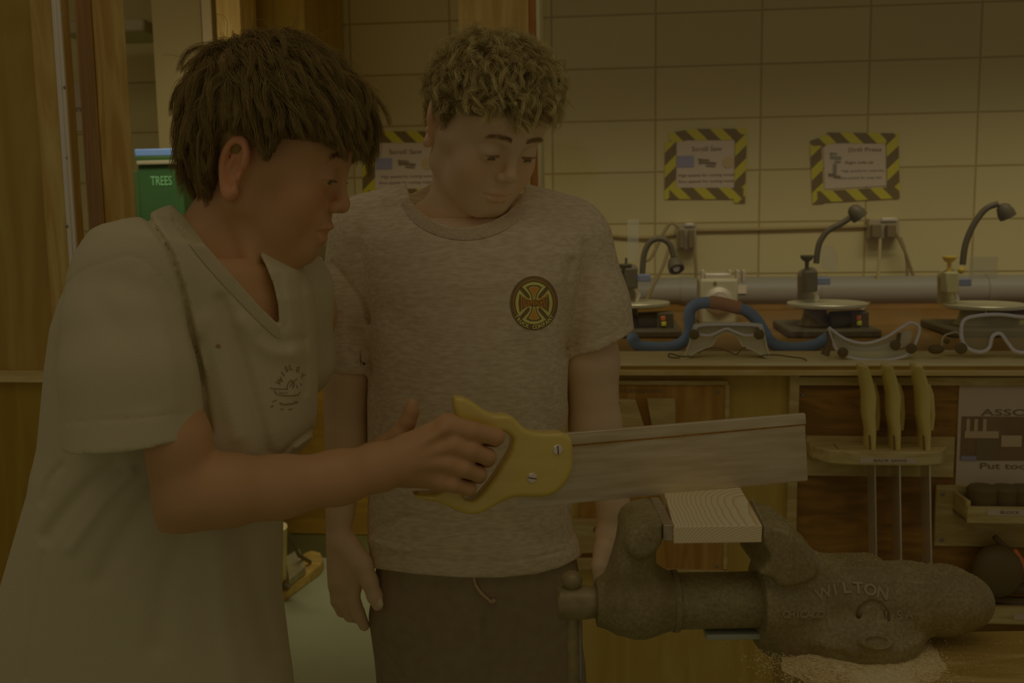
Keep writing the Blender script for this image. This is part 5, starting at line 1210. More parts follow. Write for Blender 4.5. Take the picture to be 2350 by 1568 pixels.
lip, fl = add_face_attrs(body[0], T1, 1); lip[len(Vh):] = 0; fl[len(Vh):] = 0
set_attr(ob, 'lip', lip); set_attr(ob, 'flush', fl)
st_ = np.zeros(len(body[0])); q = xf(np.array(I1), Vh)
for x_, y_, z_ in ((.062, .040, .004), (.040, .052, -.072), (.052, .06, -.02)): st_[:len(Vh)] = np.maximum(st_[:len(Vh)], np.exp(-(((q - np.array((x_, y_, z_))) ** 2).sum(1)) / .0013 ** 2) * .8)
set_attr(ob, 'stain', st_)
def eyes(t, T, look):
    for s_ in (-1, 1):
        c = T @ Vector((s_ * EX, .0702, -.002)); R = T.to_3x3(); mb = M().sph((s_ * EX, .0702, -.002), .0124, 28); mb.v = [T @ q_ for q_ in mb.v]
        e = mb.build('eyeball', m_eye, t, 180); ax_ = (R @ Vector((0, 1, look))).normalized()
        M().lathe(c + ax_ * .0115, ax_, [(0, .0058), (.0009, .0056), (.0014, .003), (.00145, .0001)], 24).build('iris', m_iris, e, 180)
eyes(p1, T1, -.42)
def lashes_brows(t, T, mt, bw=1.0, dens=260, hb=None, wz=IDW):
    Pn = []; rr = []
    for s_ in (-1, 1):
        for i in range(dens):
            t_ = RNG.random(); x = s_ * (.010 + .030 * t_); z = .0175 + .005 * math.sin(t_ * 2.4) - .003 * t_ + RNG.normal(0, .0014); y = .0865 - .020 * t_ ** 2.0 + RNG.normal(0, .0004)
            d = np.array((s_ * .9, -.30 * t_, .45 - .7 * t_)) + RNG.normal(0, .15, 3); d /= np.linalg.norm(d); h_ = hb.ray_cast(Vector((x, .2, z)), Vector((0, -1, 0)))[0]; a = np.array((x, (h_.y if h_ else y) - .0002, z)); d[1] = d[1] * .6 + .25; Pn.append([a, a + d * .0035 + np.array((0, .0006, 0)), a + d * .007]); rr.append(.00028 * bw)
        for i in range(46):
            t_ = i / 45; x = s_ * (EX - .011 + .023 * t_); y = .0848 - .010 * (t_ - .4) ** 2 * 2 - .006 * t_ ** 2; z = -.0040 + .002 * math.sin(t_ * 3.1)
            a = np.array((x, y - .001, z)); Pn.append([a, a + np.array((s_ * .0012, .0035, -.0010)), a + np.array((s_ * .0028, .0062, -.0012))]); rr.append(.00025)
    Pn = np.array(Pn); V, F, tt = strand_mesh(Pn, np.array(rr), .3); o = obj('eyebrows', xf(np.array(T), V), F, mt, t, 180); set_attr(o, 'along', tt * .3)
m_brow2 = hairmat('fair_brow_hair', (66, 48, 24), (70, 52, 26), (62, 45, 20))
m_brow = hairmat('brow_hair', (50, 37, 14), (52, 38, 15), (48, 35, 12))
lashes_brows(p1, T1, m_brow2, .8, 260, hb1)

# hair: a cap under many curved strands
def hair(t, T, mt, cap_r, sh, groups, wf_, cap_noise=0):
    wf_ = wf_ or IDW
    g = G((-.12, -.135, -.11), (.12, .125, .16), .0022); g.el(SC + np.array((0, .0, .002)), SR + cap_r, k=0)
    yy = np.linspace(-.14, .14, 200); hz_ = hl(yy, sh)
    g.func(lambda x, y, z: (np.interp(y, yy, hz_) - z) * .75 + 0 * x, k=.010, op='int')
    if cap_noise:
        i, w = g.band(.02); n_ = sum(np.sin(w @ RNG.normal(size=3) * f + RNG.uniform(0, 6)) for f in (60, 60, 90, 90, 130, 130, 170)); g.D[tuple(i.T)] += (n_ * cap_noise / 3).astype(np.float32)
    V, F = g.mesh(); al = np.zeros(len(V)); tn = np.full(len(V), .55); parts = [(xf(np.array(T), wf_(V)), F)]; AL_ = [al]; TN = [tn]
    for Pn, rad, tones, tip in groups:
        V, F, tt = strand_mesh(Pn, rad, tip); parts.append((xf(np.array(T), wf_(V)), F)); AL_.append(tt); TN.append(np.repeat(tones, Pn.shape[1] * 3))
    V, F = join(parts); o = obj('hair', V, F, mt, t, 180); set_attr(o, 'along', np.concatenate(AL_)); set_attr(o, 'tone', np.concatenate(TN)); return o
def trim(Pn, prof):
    zm = np.interp(Pn[..., 1], prof[0], prof[1]); bad = (Pn[..., 2] < zm); n, m = bad.shape; f = np.where(bad.any(1), bad.argmax(1), m)
    f = np.maximum(f, 1); idx = np.minimum(np.arange(m)[None], f[:, None] - 1); Q = Pn[np.arange(n)[:, None], idx]; Q += np.linspace(0, 1e-5, m)[None, :, None]; return Q
PR1 = ([-.12, -.085, -.060, -.046, -.042, .006, .010, .022, .030, .070, .090, .110, .14], [-.095, -.090, -.075, -.050, .012, .014, -.004, -.002, .022, .028, .020, .006, -.004])
PR2 = ([-.12, -.085, -.060, -.046, -.042, .006, .010, .022, .030, .070, .090, .110, .14], [-.080, -.070, -.055, -.040, .012, .014, -.002, .004, .028, .040, .036, .030, .03])
grav1 = np.array(I1.to_3x3() @ Vector((0, 0, -1)))
PRF = [PR1]
def clumps(nc, per, spread, m, Lf, crown, grav, lift, layer, sh, pull=.75, root_filter=None, d0f=None, **kw):
    rc_ = scalp_roots(nc * 3, sh)
    if root_filter is not None: rc_ = rc_[root_filter(rc_)]
    rc_ = rc_[:nc]; nc = len(rc_); L_ = Lf(rc_) * RNG.uniform(.8, 1.15, nc); lay = RNG.uniform(*layer, nc)
    G_ = grow(rc_, L_, m, grav, crown, lift, lay, d0=d0f(rc_) if d0f else None, **kw)
    off = RNG.normal(size=(nc, per, 1, 3)) * spread; t = np.linspace(0, 1, m)[None, None, :, None]
    Pn = G_[:, None] + off * (1 - pull * t ** 1.3) + RNG.normal(size=(nc, per, 1, 3)) * spread * .5 * t ** 2
    Pn = Pn.reshape(-1, m, 3); tone = np.repeat(RNG.uniform(0, 1, nc), per) * .6 + RNG.uniform(0, .4, nc * per); return trim(Pn, PRF[0]), tone
def len1(p): return np.clip((p[:, 2] - hl(p[:, 1])) * 1.25, 0, .058) + np.where(p[:, 1] > .02, .026, .014)
cr1 = np.array((.010, -.060, .125))
ga = clumps(620, 40, .0034, 12, len1, cr1, grav1, .45, (.008, .022), 0, wf=.34, wg=.20, jitter=.32, curl=.12, pull=.8)
gb = clumps(130, 40, .0032, 12, lambda p: np.full(len(p), .058), cr1, grav1, .75, (.015, .027), 0, wf=.34, wg=.26, jitter=.26, curl=.08, root_filter=lambda p: (p[:, 1] > .030) & (p[:, 2] > .060))
gc = clumps(46, 3, .002, 12, lambda p: np.full(len(p), .070), cr1, grav1, 1.5, (.02, .03), 0, wf=.2, wg=.10, jitter=.7, curl=.25, root_filter=lambda p: p[:, 2] > .09)
ge = clumps(330, 40, .0050, 12, lambda p: np.full(len(p), .042), np.array((-.01, -.12, .13)), grav1, .35, (.009, .016), 0, wf=.3, wg=.1, jitter=.45, curl=.10, root_filter=lambda p: (p[:, 2] > .075) & (p[:, 1] < .03))
hair(p1, T1, m_hair1, .009, 0, [(q_[0], np.full(len(q_[0]), .00030), q_[1], .3) for q_ in (ga, gb, ge)] + [(gc[0], np.full(len(gc[0]), .00024), gc[1], .3)], warp2, .0016)

# white T-shirt
def merge(g, gs, k): g.comb(tuple(slice(0, n) for n in g.n), gs.D, k, 'add')
BX = ((-.63, .84, .66), (-.12, 1.34, 1.37), .0025)
g = G(*BX); trunk1(g, 0); gs = G(*BX)
gs.chain([pl(300, 640, 1.0), pl(300, 740, .985), pl(306, 860, .968), pl(318, 1080, .958)], [.054, .0620, .0655, .0690], k=.012)
hemS = [(100, 1026), (155, 1021), (230, 1015), (300, 1010), (380, 1000), (472, 992), (500, 985)]
gs.func(lambda x, y, z: (lambda W_: (W_[1] - np.interp(W_[0], [p[0] for p in hemS], [p[1] for p in hemS])) * (.97 / FPX) + (y - .955) * .20)(projn(np.stack(np.broadcast_arrays(x, y, z), -1).astype(float))), op='int')
gs.rc(pl(330, 990, .958), pl(334, 1130, .958), .0500, .0600, k=.002, op='sub')
merge(g, gs, .0035)
g.rc(pl(655, 670, 1.2), pl(668, 820, 1.23), .050, .055, k=.03)
neck1 = [(399, 474), (425, 500), (470, 560), (520, 618), (560, 664), (600, 708), (641, 747), (638, 700), (628, 655), (610, 610), (598, 588), (610, 500), (560, 400), (420, 400)]
def necksub(poly, ymax, sc=1.05):
    def f(x, y, z):
        U, Vv = projn(np.stack(np.broadcast_arrays(x, y, z), -1).astype(float)); d = pdist(U, Vv, poly + poly[:1]) * np.where(inpoly(U, Vv, poly), -1, 1) * (sc / FPX)
        return np.maximum(d, y - ymax)
    return f
lo_, hi_ = (P(380, 0, 1.2).x - .02, .9, P(0, 760, 1.2).z - .02), (P(660, 0, 1.2).x + .02, 1.24, 1.37)
g.func(necksub(neck1, 1.2), k=.002, op='sub', lo=lo_, hi=hi_)
seam = [(150, 655), (190, 622), (235, 604), (300, 588), (340, 606), (380, 650), (420, 720), (446, 800), (468, 900), (478, 985)]
F1 = [(seam, 3, .0012), ([(335, 495), (385, 570), (418, 660), (440, 760), (466, 880), (480, 990)], 7, .008), ([(360, 520), (420, 640), (455, 760)], 16, -.003),
      ([(395, 505), (470, 600), (545, 690), (630, 772)], 3, .0008), ([(640, 760), (660, 740), (655, 690), (640, 640)], 3, .0008),
      ([(508, 690), (545, 800), (580, 920), (612, 1035)], 16, .006), ([(470, 740), (505, 860), (545, 1000)], 22, -.004), ([(560, 740), (620, 800), (680, 810)], 22, -.004), ([(600, 770), (640, 790), (690, 780)], 14, .003),
      ([(265, 1070), (190, 1130), (110, 1230)], 18, .006), ([(300, 1085), (240, 1150), (160, 1260)], 14, -.004), ([(360, 1120), (290, 1220), (230, 1330)], 24, .005), ([(140, 1070), (110, 1110), (100, 1150)], 9, .003),
      ([(420, 1235), (380, 1350), (360, 1480)], 30, .004), ([(560, 1215), (585, 1350), (620, 1500)], 26, .005), ([(500, 1230), (510, 1400), (540, 1560)], 26, -.004), ([(100, 1270), (80, 1400), (60, 1560)], 6, .002),
      ([(150, 970), (300, 962), (472, 946)], 2.5, .0011), ([(640, 1050), (670, 1020), (715, 985)], 5, .003), ([(680, 1030), (705, 1010), (718, 1004)], 5, -.003),
      ([(230, 700), (300, 800), (330, 920)], 30, .002), ([(330, 640), (380, 780), (400, 930)], 20, -.002), ([(690, 640), (700, 760), (700, 900)], 8, .002), ([(660, 640), (672, 760), (680, 900)], 12, -.002)]
displace(g, F1); V, F = g.mesh(); obj('t_shirt', V, F, m_white, p1, 180); bv1 = bvh_of(V, F)
g = G((-.72, .85, .40), (-.22, 1.34, .80), .006)
for s_, f in zip((-1, 1), feet): g.chain([(-.47 + s_ * .06, 1.10, .68), ((-.47 + s_ * .06 + f[0]) / 2, (1.12 + f[1]) / 2, .48)], [.085, .080], k=.02)
g.func(lambda x, y, z: .47 - z + 0 * x, op='int'); V, F = g.mesh(); obj('shorts', V, F, m_shorts, p1, 180); shoes(p1, feet, (1, 0))
# the print on the chest: faded letters over a little boat
m_print = mat('faded_print', (58, 45, 22), .9)
VV = []; FF = []
for ch, u, v, a in (('W', 643, 876, -48), ('I', 650, 859, -32), ('S', 658, 848, -20), ('L', 668, 844, -4), ('E', 684, 849, 14), ('Y', 694, 864, 34)):
    tv, tf = text_mesh(ch, 17, bold=.3); a = math.radians(a); o = len(VV); VV += [(u + x * math.cos(a) + y * math.sin(a) * 1, v + x * math.sin(a) - y * math.cos(a)) for x, y, z in tv]; FF += [tuple(i + o for i in f) for f in tf]
decal_px('printed_letters', VV, FF, m_print, p1, bv1, .0008)
lines = [([(621, 891), (632, 893), (662, 893)], 2.2), ([(630, 896), (636, 905), (660, 909), (686, 907)], 2.4), ([(658, 893), (662, 880), (670, 872)], 2), ([(666, 888), (674, 876), (682, 870)], 2.5), ([(672, 892), (676, 880), (668, 874)], 3), ([(681, 884), (683, 892)], 2), ([(690, 880), (692, 886)], 1.5),
         ([(640, 900), (650, 903), (660, 902)], 1.5), ([(642, 925), (652, 929), (662, 928), (672, 927), (684, 922)], 3.5), ([(622, 934), (628, 932)], 3.5), ([(625, 922), (636, 919)], 2), ([(644, 939), (652, 940)], 2.2), ([(662, 940), (672, 939)], 2.2), ([(676, 921), (684, 925)], 2), ([(686, 905), (690, 900)], 2)]
decal('printed_boat', [ribbon(crv(l, 3), w) for l, w in lines], m_print, p1, bv1, .0008, 50)
m_white2 = mat('white_rib', (74, 62, 38), .9, .05); m_heather2 = mat('heather_rib', (82, 67, 45), .9, .05, var=(75, 60, 38), scale=260)
def band(line, inner, w):
    c = [tuple(q) for q in crv(line, 4)]; r = ribbon(c, w); n = len(c); return r
decal('collar', [[tuple(q) for q in crv([(402, 478), (425, 504), (470, 564), (520, 622), (560, 668), (600, 712), (640, 750)], 3)] + [tuple(q) for q in crv([(646, 778), (628, 770), (590, 735), (545, 688), (500, 640), (450, 582), (408, 524), (388, 490)], 3)]], m_white2, p1, bv1, .0010, 8)
decal('fabric_stain', [[(497, 792), (502, 789), (507, 795), (505, 799), (495, 798)]], mat('stain', (66, 44, 16), .9), p1, bv1, .0006, 50)

# ================================================================= the person with bleached hair
yaw, pit = math.radians(34), math.radians(29)
T2 = head_pose((math.sin(yaw) * math.cos(pit), -math.cos(yaw) * math.cos(pit), -math.sin(pit)), math.radians(-1.5), (.0285, .083, -.002), P(1132, 354, 1.225), (.95, .80, 1.05))
I2 = T2.inverted(); L2 = lambda u, v, d: tuple(I2 @ P(u, v, d))
p2 = person_base('person', 'person with short bleached curly hair and grey printed tee watching the saw', (P(1090, 1500, 1.34).x, 1.34, 0))
g = G((-.105, -.155, -.26), (.105, .125, .13), .00125); head(g, mouth=0, lid=.16, nz=-.0035, ear=44, ez=.014)
g.chain([(0, -.022, -.045), L2(1065, 500, 1.345), L2(1065, 560, 1.35)], [.050, .050, .058], k=.022)
g.chain([L2(1060, 520, 1.36), L2(900, 560, 1.37)], [.045, .045], k=.03); g.chain([L2(1070, 520, 1.36), L2(1230, 560, 1.37)], [.045, .045], k=.03)
g.rc((.040, -.015, -.050), L2(1075, 540, 1.305), .009, .008, k=.012)
V, F = g.mesh(); V = warp2(V); hb2 = bvh_of(V, F); Vh2 = xf(T2, V); head2 = (Vh2, F)
g = G((P(700, 0, 1.3).x, 1.24, P(0, 1480, 1.3).z), (P(900, 0, 1.33).x, 1.42, P(0, 760, 1.35).z), .0016)
g.chain([pl(800, 700, 1.345), pl(792, 850, 1.345), pl(786, 1000, 1.345), pl(780, 1090, 1.335), pl(772, 1175, 1.325), pl(768, 1225, 1.318)], [.034, .0350, .0335, .0300, .0222, .0203], k=.014)
g.rc(pl(776, 1250, 1.312), pl(790, 1330, 1.305), .0215, .0225, k=.012, sq=((0, 1, 0), .8)); g.rc(pl(768, 1250, 1.318), pl(763, 1325, 1.318), .019, .017, k=.01); g.rc(pl(795, 1255, 1.305), pl(818, 1310, 1.298), .017, .016, k=.01)
finger(g, [pl(800, 1255, 1.302), pl(830, 1295, 1.290), pl(848, 1335, 1.285), pl(860, 1368, 1.284), pl(867, 1388, 1.285)], [.016, .0140, .0110, .0098, .0082], k=.006)
finger(g, [pl(812, 1335, 1.300), pl(808, 1372, 1.300), pl(822, 1408, 1.306), pl(836, 1436, 1.312)], [.0125, .0105, .0092, .0075])
finger(g, [pl(793, 1340, 1.305), pl(788, 1378, 1.306), pl(804, 1412, 1.318), pl(826, 1420, 1.330)], [.0120, .0102, .0092, .0076])
finger(g, [pl(774, 1335, 1.312), pl(770, 1372, 1.318), pl(786, 1402, 1.332), pl(810, 1406, 1.345)], [.0115, .0098, .0088, .0074])
finger(g, [pl(758, 1322, 1.322), pl(756, 1358, 1.332), pl(770, 1382, 1.346), pl(795, 1388, 1.352)], [.0105, .0088, .0080, .0068])
V, F = g.mesh(); arm2 = (V, F)
g = G((P(1290, 0, 1.3).x, 1.24, P(0, 1420, 1.3).z), (P(1480, 0, 1.3).x, 1.46, P(0, 720, 1.35).z), .0018)
g.chain([pl(1345, 700, 1.36), pl(1356, 830, 1.36), pl(1366, 980, 1.36), pl(1390, 1080, 1.355), pl(1408, 1165, 1.345), pl(1402, 1222, 1.34)], [.036, .0370, .034, .0300, .0205, .0190], k=.014)
g.rc(pl(1400, 1240, 1.335), pl(1392, 1310, 1.33), .021, .022, k=.012)
for i in range(4): g.chain([pl(1378 + i * 11, 1320, 1.325 + i * .006), pl(1376 + i * 11, 1352, 1.325 + i * .006), pl(1382 + i * 9, 1385, 1.335 + i * .006)], [.0105, .009, .0075], k=.003)
g.chain([pl(1385, 1260, 1.32), pl(1374, 1300, 1.305), pl(1376, 1340, 1.30)], [.014, .010, .008], k=.005)
V, F = g.mesh(); arm2b = (V, F)
st2 = Stack([(475, 930, 1215), (500, 880, 1265), (540, 825, 1335), (580, 815, 1352), (640, 826, 1340), (720, 838, 1318), (800, 845, 1304), (900, 845, 1302), (1000, 846, 1303), (1100, 847, 1306), (1200, 846, 1316), (1250, 850, 1330), (1290, 852, 1338), (1360, 852, 1338)], 1.34, None)
st2.b = np.interp(np.arange(len(st2.z)), [0, 4, 9, 11, 12, 13], [.098, .095, .100, .085, .065, .05])
def trunk2(g, off): g.func(lambda x, y, z: st2.field(x, y, z, off, 2.5), lo=(-.35, 1.18, .7), hi=(.3, 1.5, 1.4))
g = G((-.35, 1.18, .70), (.30, 1.5, 1.4), .005); trunk2(g, .014); V, F = g.mesh(); tr2 = (V, F)
feet2 = [(-.14, 1.33), (.10, 1.33)]; lb = lower_body(p2, (-.04, 1.34, .80), feet2, (0, -1), .45, .3)
body = join([head2, arm2, arm2b, tr2, lb]); ob = obj('body', body[0], body[1], m_skin2, p2, 180)
lip, fl = add_face_attrs(body[0], T2, 0); lip[len(Vh2):] = 0; fl[len(Vh2):] = 0; set_attr(ob, 'lip', lip); set_attr(ob, 'flush', fl); set_attr(ob, 'stain', np.zeros(len(body[0])))
eyes(p2, T2, -.75); lashes_brows(p2, T2, m_brow2, .65, 190, hb2)
M().sph(P(870, 1383, 1.277), (.0055, .0022, .0080), 14, Matrix.Rotation(-.3, 3, 'Y')).build('thumbnail', m_nail, p2, 180)
grav2 = np.array(I2.to_3x3() @ Vector((0, 0, -1)))
PRF[0] = PR2
def len2(p): return np.where(p[:, 2] > .075, .040, np.where(p[:, 2] > .035, .028, .014))
sh2 = .004
ga = clumps(1000, 22, .0034, 12, len2, np.array((0, -.07, .12)), grav2, .7, (.002, .013), sh2, wf=.18, wg=.08, jitter=.8, curl=.30, pull=.6, d0f=lambda p: np.array((-.25, .45, 0))[None] * np.ones((len(p), 1)))
gb = clumps(240, 20, .0030, 12, lambda p: np.full(len(p), .052), np.array((0, -.07, .12)), grav2, .8, (.008, .020), sh2, wf=.26, wg=.10, jitter=.5, curl=.26, d0f=lambda p: np.array((-.3, .6, 0))[None] * np.ones((len(p), 1)), root_filter=lambda p: (p[:, 2] > .06) & (p[:, 1] > -.02))
gd = clumps(420, 30, .005, 6, lambda p: np.full(len(p), .011), np.array((0, -.05, .12)), grav2, .5, (.003, .006), sh2 - .012, wf=.3, wg=.3, jitter=.3, root_filter=lambda p: p[:, 2] < .05)
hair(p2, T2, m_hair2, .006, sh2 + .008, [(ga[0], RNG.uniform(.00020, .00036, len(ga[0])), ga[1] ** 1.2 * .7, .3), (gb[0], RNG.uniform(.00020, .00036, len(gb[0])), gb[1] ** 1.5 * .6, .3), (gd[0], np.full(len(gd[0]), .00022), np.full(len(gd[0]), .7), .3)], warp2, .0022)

BX = ((-.38, 1.18, .78), (.36, 1.52, 1.40), .0025); g = G(*BX); trunk2(g, 0)
g.rc(pl(845, 520, 1.36), pl(1065, 490, 1.37), .045, .060, k=.03); g.rc(pl(1300, 525, 1.36), pl(1065, 490, 1.37), .045, .060, k=.03)
def hemcut(line, tilt): return lambda x, y, z: (lambda W_: (W_[1] - np.interp(W_[0], [p[0] for p in line], [p[1] for p in line])) * (1.3 / FPX) + (y - 1.31) * tilt)(projn(np.stack(np.broadcast_arrays(x, y, z), -1).astype(float)))
for ch, rs, line, bore in (([pl(838, 548, 1.35), pl(806, 700, 1.345), pl(797, 900, 1.345)], [.050, .0415, .0400], [(700, 846), (728, 850), (760, 857), (850, 862), (870, 858)], (pl(797, 820, 1.345), pl(796, 920, 1.345), .0350, .0385)),
                           ([pl(1318, 556, 1.36), pl(1358, 700, 1.36), pl(1392, 880, 1.36)], [.052, .0480, .0550], [(1270, 836), (1300, 828), (1340, 815), (1400, 793), (1456, 767), (1480, 755)], (pl(1375, 730, 1.36), pl(1392, 880, 1.36), .040, .052))):
    gs = G(*BX); gs.chain(ch, rs, k=.02); gs.func(hemcut(line, .15), op='int'); gs.rc(bore[0], bore[1], bore[2], bore[3], k=.002, op='sub'); merge(g, gs, .012)
neck2 = [(932, 425), (938, 442), (944, 462), (965, 488), (1000, 510), (1040, 522), (1085, 521), (1130, 508), (1165, 488), (1190, 460), (1205, 436), (1150, 350), (940, 350)]
g.func(necksub(neck2, 1.40, 1.3), k=.002, op='sub', lo=(-.22, 1.15, 1.2), hi=(.08, 1.45, 1.42))
hem2 = [(830, 1300), (860, 1305), (960, 1319), (1060, 1326), (1150, 1326), (1230, 1318), (1285, 1303), (1320, 1285), (1345, 1268)]
g.func(lambda x, y, z: (lambda W_: (W_[1] - np.interp(W_[0], [p[0] for p in hem2], [p[1] for p in hem2])) * (1.26 / FPX) * 1.0)(projn(np.stack(np.broadcast_arrays(x, y, z), -1).astype(float))), op='int', lo=(-.38, 1.18, .78), hi=(.3, 1.52, .92))
F2 = [([(915, 452), (930, 490), (965, 522), (1020, 545), (1080, 550), (1140, 538), (1190, 508), (1222, 465)], 3, .0020), ([(925, 450), (940, 480), (970, 508), (1020, 532), (1085, 535), (1140, 522), (1180, 500), (1212, 455)], 10, -.0016),
      ([(832, 580), (846, 680), (854, 800), (858, 900)], 11, .0028), ([(765, 605), (800, 650), (835, 700), (848, 740)], 6, .003), ([(830, 540), (800, 640), (815, 780), (845, 850)], 16, .003), ([(770, 640), (780, 740), (790, 830)], 14, -.002),
      ([(1310, 600), (1300, 700), (1298, 820)], 10, .0025), ([(1345, 560), (1335, 680), (1318, 800)], 10, .003), ([(1370, 640), (1380, 720), (1370, 800)], 16, -.002), ([(733, 820), (790, 832), (855, 836)], 2, .0008), ([(1300, 800), (1380, 778), (1448, 742)], 2, .0008),
      ([(855, 1262), (900, 1270), (1000, 1284), (1110, 1290), (1220, 1282), (1300, 1262)], 3, .0014), ([(900, 720), (960, 800), (930, 900)], 40, .003), ([(1040, 600), (1050, 800), (1040, 1000)], 60, -.002), ([(880, 1210), (920, 1190), (960, 1185)], 10, .0025), ([(850, 1240), (880, 1252), (930, 1262)], 8, -.003),
      ([(1310, 1180), (1318, 1215), (1310, 1240)], 8, .0015), ([(1160, 1180), (1200, 1230), (1280, 1250)], 22, .002), ([(960, 1050), (1000, 1150), (990, 1250)], 30, .002), ([(1200, 800), (1240, 950), (1290, 1000)], 30, .0025)]
displace(g, F2); V, F = g.mesh(); obj('t_shirt', V, F, m_heather, p2, 180); bv2 = bvh_of(V, F)
# shorts
g = G((-.36, 1.18, .38), (.30, 1.52, .90), .004)
stS = Stack([(1240, 874, 1312), (1300, 864, 1326), (1400, 848, 1336), (1500, 862, 1336), (1568, 868, 1336), (1700, 858, 1342)], 1.34, .088)
g.func(lambda x, y, z: stS.field(x, y, z, 0, 2.6), lo=(-.35, 1.18, .4), hi=(.3, 1.5, .92))
for s_ in (-1, 1): g.rc((-.044 + s_ * .058, 1.34, .66), (-.044 + s_ * .062, 1.335, .46), .076, .080, k=.02)
g.func(lambda x, y, z: .46 - z + 0 * x, op='int')
displace(g, [([(1108, 1420), (1112, 1500), (1115, 1600)], 5, .005), ([(870, 1480), (900, 1520), (930, 1560)], 6, .002), ([(1090, 1340), (1100, 1430)], 5, .0015)])
V, F = g.mesh(); so = obj('shorts', V, F, m_shorts, p2, 180); bvs = bvh_of(V, F)
def on(bv, u, v, off): r = ray(u, v); h = bv.ray_cast(CL, r); return (h[0] if h[0] else CL + r * 1.26) - r * off
M().tube([on(bvs, u, v, .003) for u, v in crv([(1088, 1318), (1090, 1338), (1101, 1358), (1118, 1374), (1130, 1384)], 4)], .0022, 8).build('drawstring', m_str, p2, 180)
M().tube([on(bvs, 1130, 1384, .003), on(bvs, 1135, 1376, .004)], [.0026, .0030], 8).build('drawstring_knot', m_str, p2, 180)
decal('side_stripe', [[(1322, 1290), (1330, 1290), (1334, 1380), (1334, 1560), (1325, 1560), (1327, 1380)]], m_trim, so, bvs, .002, 30)
shoes(p2, feet2, (0, -1))

decal('collar', [[tuple(q) for q in crv([(940, 450), (946, 466), (966, 491), (1001, 513), (1040, 525), (1086, 524), (1131, 511), (1166, 491), (1192, 462)], 3)] + [tuple(q) for q in crv([(1214, 470), (1188, 508), (1140, 537), (1082, 551), (1022, 546), (968, 524), (934, 492), (918, 456)], 3)]], m_heather2, p2, bv2, .0012, 8)
# the round badge on the chest
BU, BV_, RX, RY = 1225.5, 696, 55, 62.5
def bp(x, y): return (BU + x * RX, BV_ - y * RY)
def arc(r, a0, a1, n=24): return [(r * math.cos(math.radians(a0 + (a1 - a0) * i / n)), r * math.sin(math.radians(a0 + (a1 - a0) * i / n))) for i in range(n + 1)]
m_bd = mat('badge_dark', (54, 41, 20), .85, .05); m_bo = mat('badge_olive', (98, 85, 36), .85, .05); m_br = mat('badge_orange', (106, 58, 18), .85, .05)
def B_(name, polys, mm, lay): return decal(name, [[bp(x, y) for x, y in p] for p in polys], mm, p2, bv2, .0007 + .00035 * lay, 7)
B_('badge_disc', [arc(1.0, 0, 354, 59)], m_bd, 0)
B_('badge_ring', [arc(.868, -28, 208, 50) + arc(.845, 208, -28, 50)], m_br, 1)
def arm_poly(tx, ty, R_, nx, ny, w0):          # an arm pointing up: outer arc through R_, tips at +-tx, ty, waist w0
    left = crv([(-tx, ty), (-nx - .06, ny + .16), (-nx + .02, ny)], 5); right = [(-x, y) for x, y in reversed([tuple(q) for q in left])]
    top = [(math.sin(a) * tx / math.sin(.62), R_ - (1 - math.cos(a)) * (R_ - ty) / (1 - math.cos(.62))) for a in np.linspace(.62, -.62, 13)][1:-1]
    return [tuple(q) for q in left], right, top
def cross(tx, ty, R_, n_):
    pts = []
    for k in range(4):
        l, r, t = arm_poly(tx, ty, R_, n_, n_, 0); seq = [(n_, n_)] + r[1:] + t + l[:-1] if False else r + t + l
        a = -k * math.pi / 2; seq = [(x, y) for x, y in (r[::1] + t + l)]
        pts.append([(x * math.cos(a) - y * math.sin(a), x * math.sin(a) + y * math.cos(a)) for x, y in seq])
    return pts
B_('badge_cross', cross(.50, .60, .775, .17), m_bo, 1.5); B_('badge_cross_centre', [[(-.2, -.2), (.2, -.2), (.2, .2), (-.2, .2)]], m_bo, 1.5)
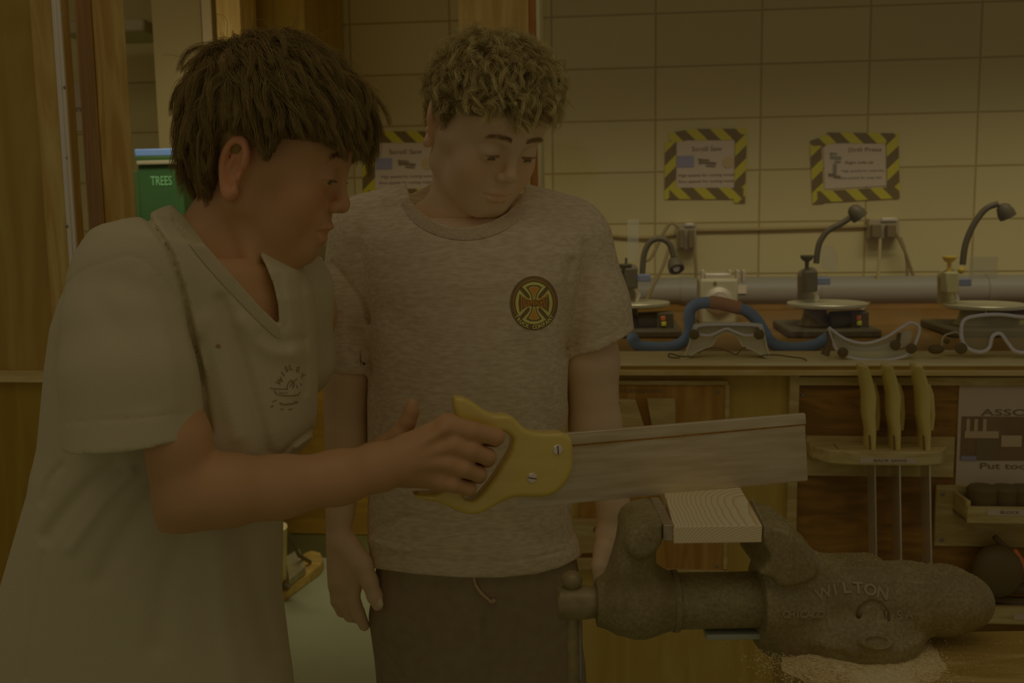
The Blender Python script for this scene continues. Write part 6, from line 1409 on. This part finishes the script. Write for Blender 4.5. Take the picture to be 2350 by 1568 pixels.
def wedge(s_, tx, ty, R_, w, y0): 
    l = crv([(-tx, ty), (-(tx + w) / 2 * .72, (ty + y0) / 2), (-w, y0)], 5); pts = [tuple(q) for q in l] + [(-x, y) for x, y in reversed([tuple(q) for q in l])] + [(tx * .5, R_ * .99), (0, R_), (-tx * .5, R_ * .99)]
    return [(x, y * s_) for x, y in pts]
B_('badge_wedge', [wedge(1, .33, .585, .665, .085, .10), wedge(-1, .33, .585, .665, .085, .10)], m_bd, 2.2)
B_('badge_wedge_line', [wedge(1, .23, .555, .615, .045, .13), wedge(-1, .23, .555, .615, .045, .13)], m_bo, 2.9)
B_('badge_wedge_fill', [wedge(1, .195, .545, .595, .022, .17), wedge(-1, .195, .545, .595, .022, .17)], m_br, 3.5)
bow = crv([(-.60, .33), (-.35, .165), (0, .105), (.35, .165), (.60, .33)], 6); bow = [tuple(q) for q in bow]; fullb = bow + [(.645, .0)] + [(x, -y) for x, y in reversed(bow)] + [(-.645, 0)]
B_('badge_bow', [fullb], m_bd, 2.4)
VV = []; FF = []; word = 'INDEPENDENT'
for i, ch in enumerate(word):
    x0 = -.525 + 1.05 * i / 10; h = .17 + .42 * abs(x0 / .525) ** 1.6; tv, tf = text_mesh(ch, 1, bold=.02); hs = h / .72; ws = .115; w0 = max(p[0] for p in tv) - min(p[0] for p in tv); ws = min(.088 / max(w0, .25), .3)
    o = len(VV); VV += [bp(x0 + x * ws, y * hs) for x, y, z in tv]; FF += [tuple(j + o for j in f) for f in tf]
decal_px('badge_word', VV, FF, m_br, p2, bv2, .0021)
VV = []; FF = []; word = 'TRUCK COMPANY'
for i, ch in enumerate(word):
    if ch == ' ': continue
    a = math.radians(-146 + 112 * i / 12); tv, tf = text_mesh(ch, .19, bold=.008); o = len(VV); r_x, r_y = .885 * math.cos(a), .885 * math.sin(a); b_ = a + math.pi / 2
    VV += [bp(r_x + x * math.cos(b_) - y * math.sin(b_), r_y + x * math.sin(b_) + y * math.cos(b_)) for x, y, z in tv]; FF += [tuple(j + o for j in f) for f in tf]
decal_px('badge_word', VV, FF, m_bo, p2, bv2, .0017)
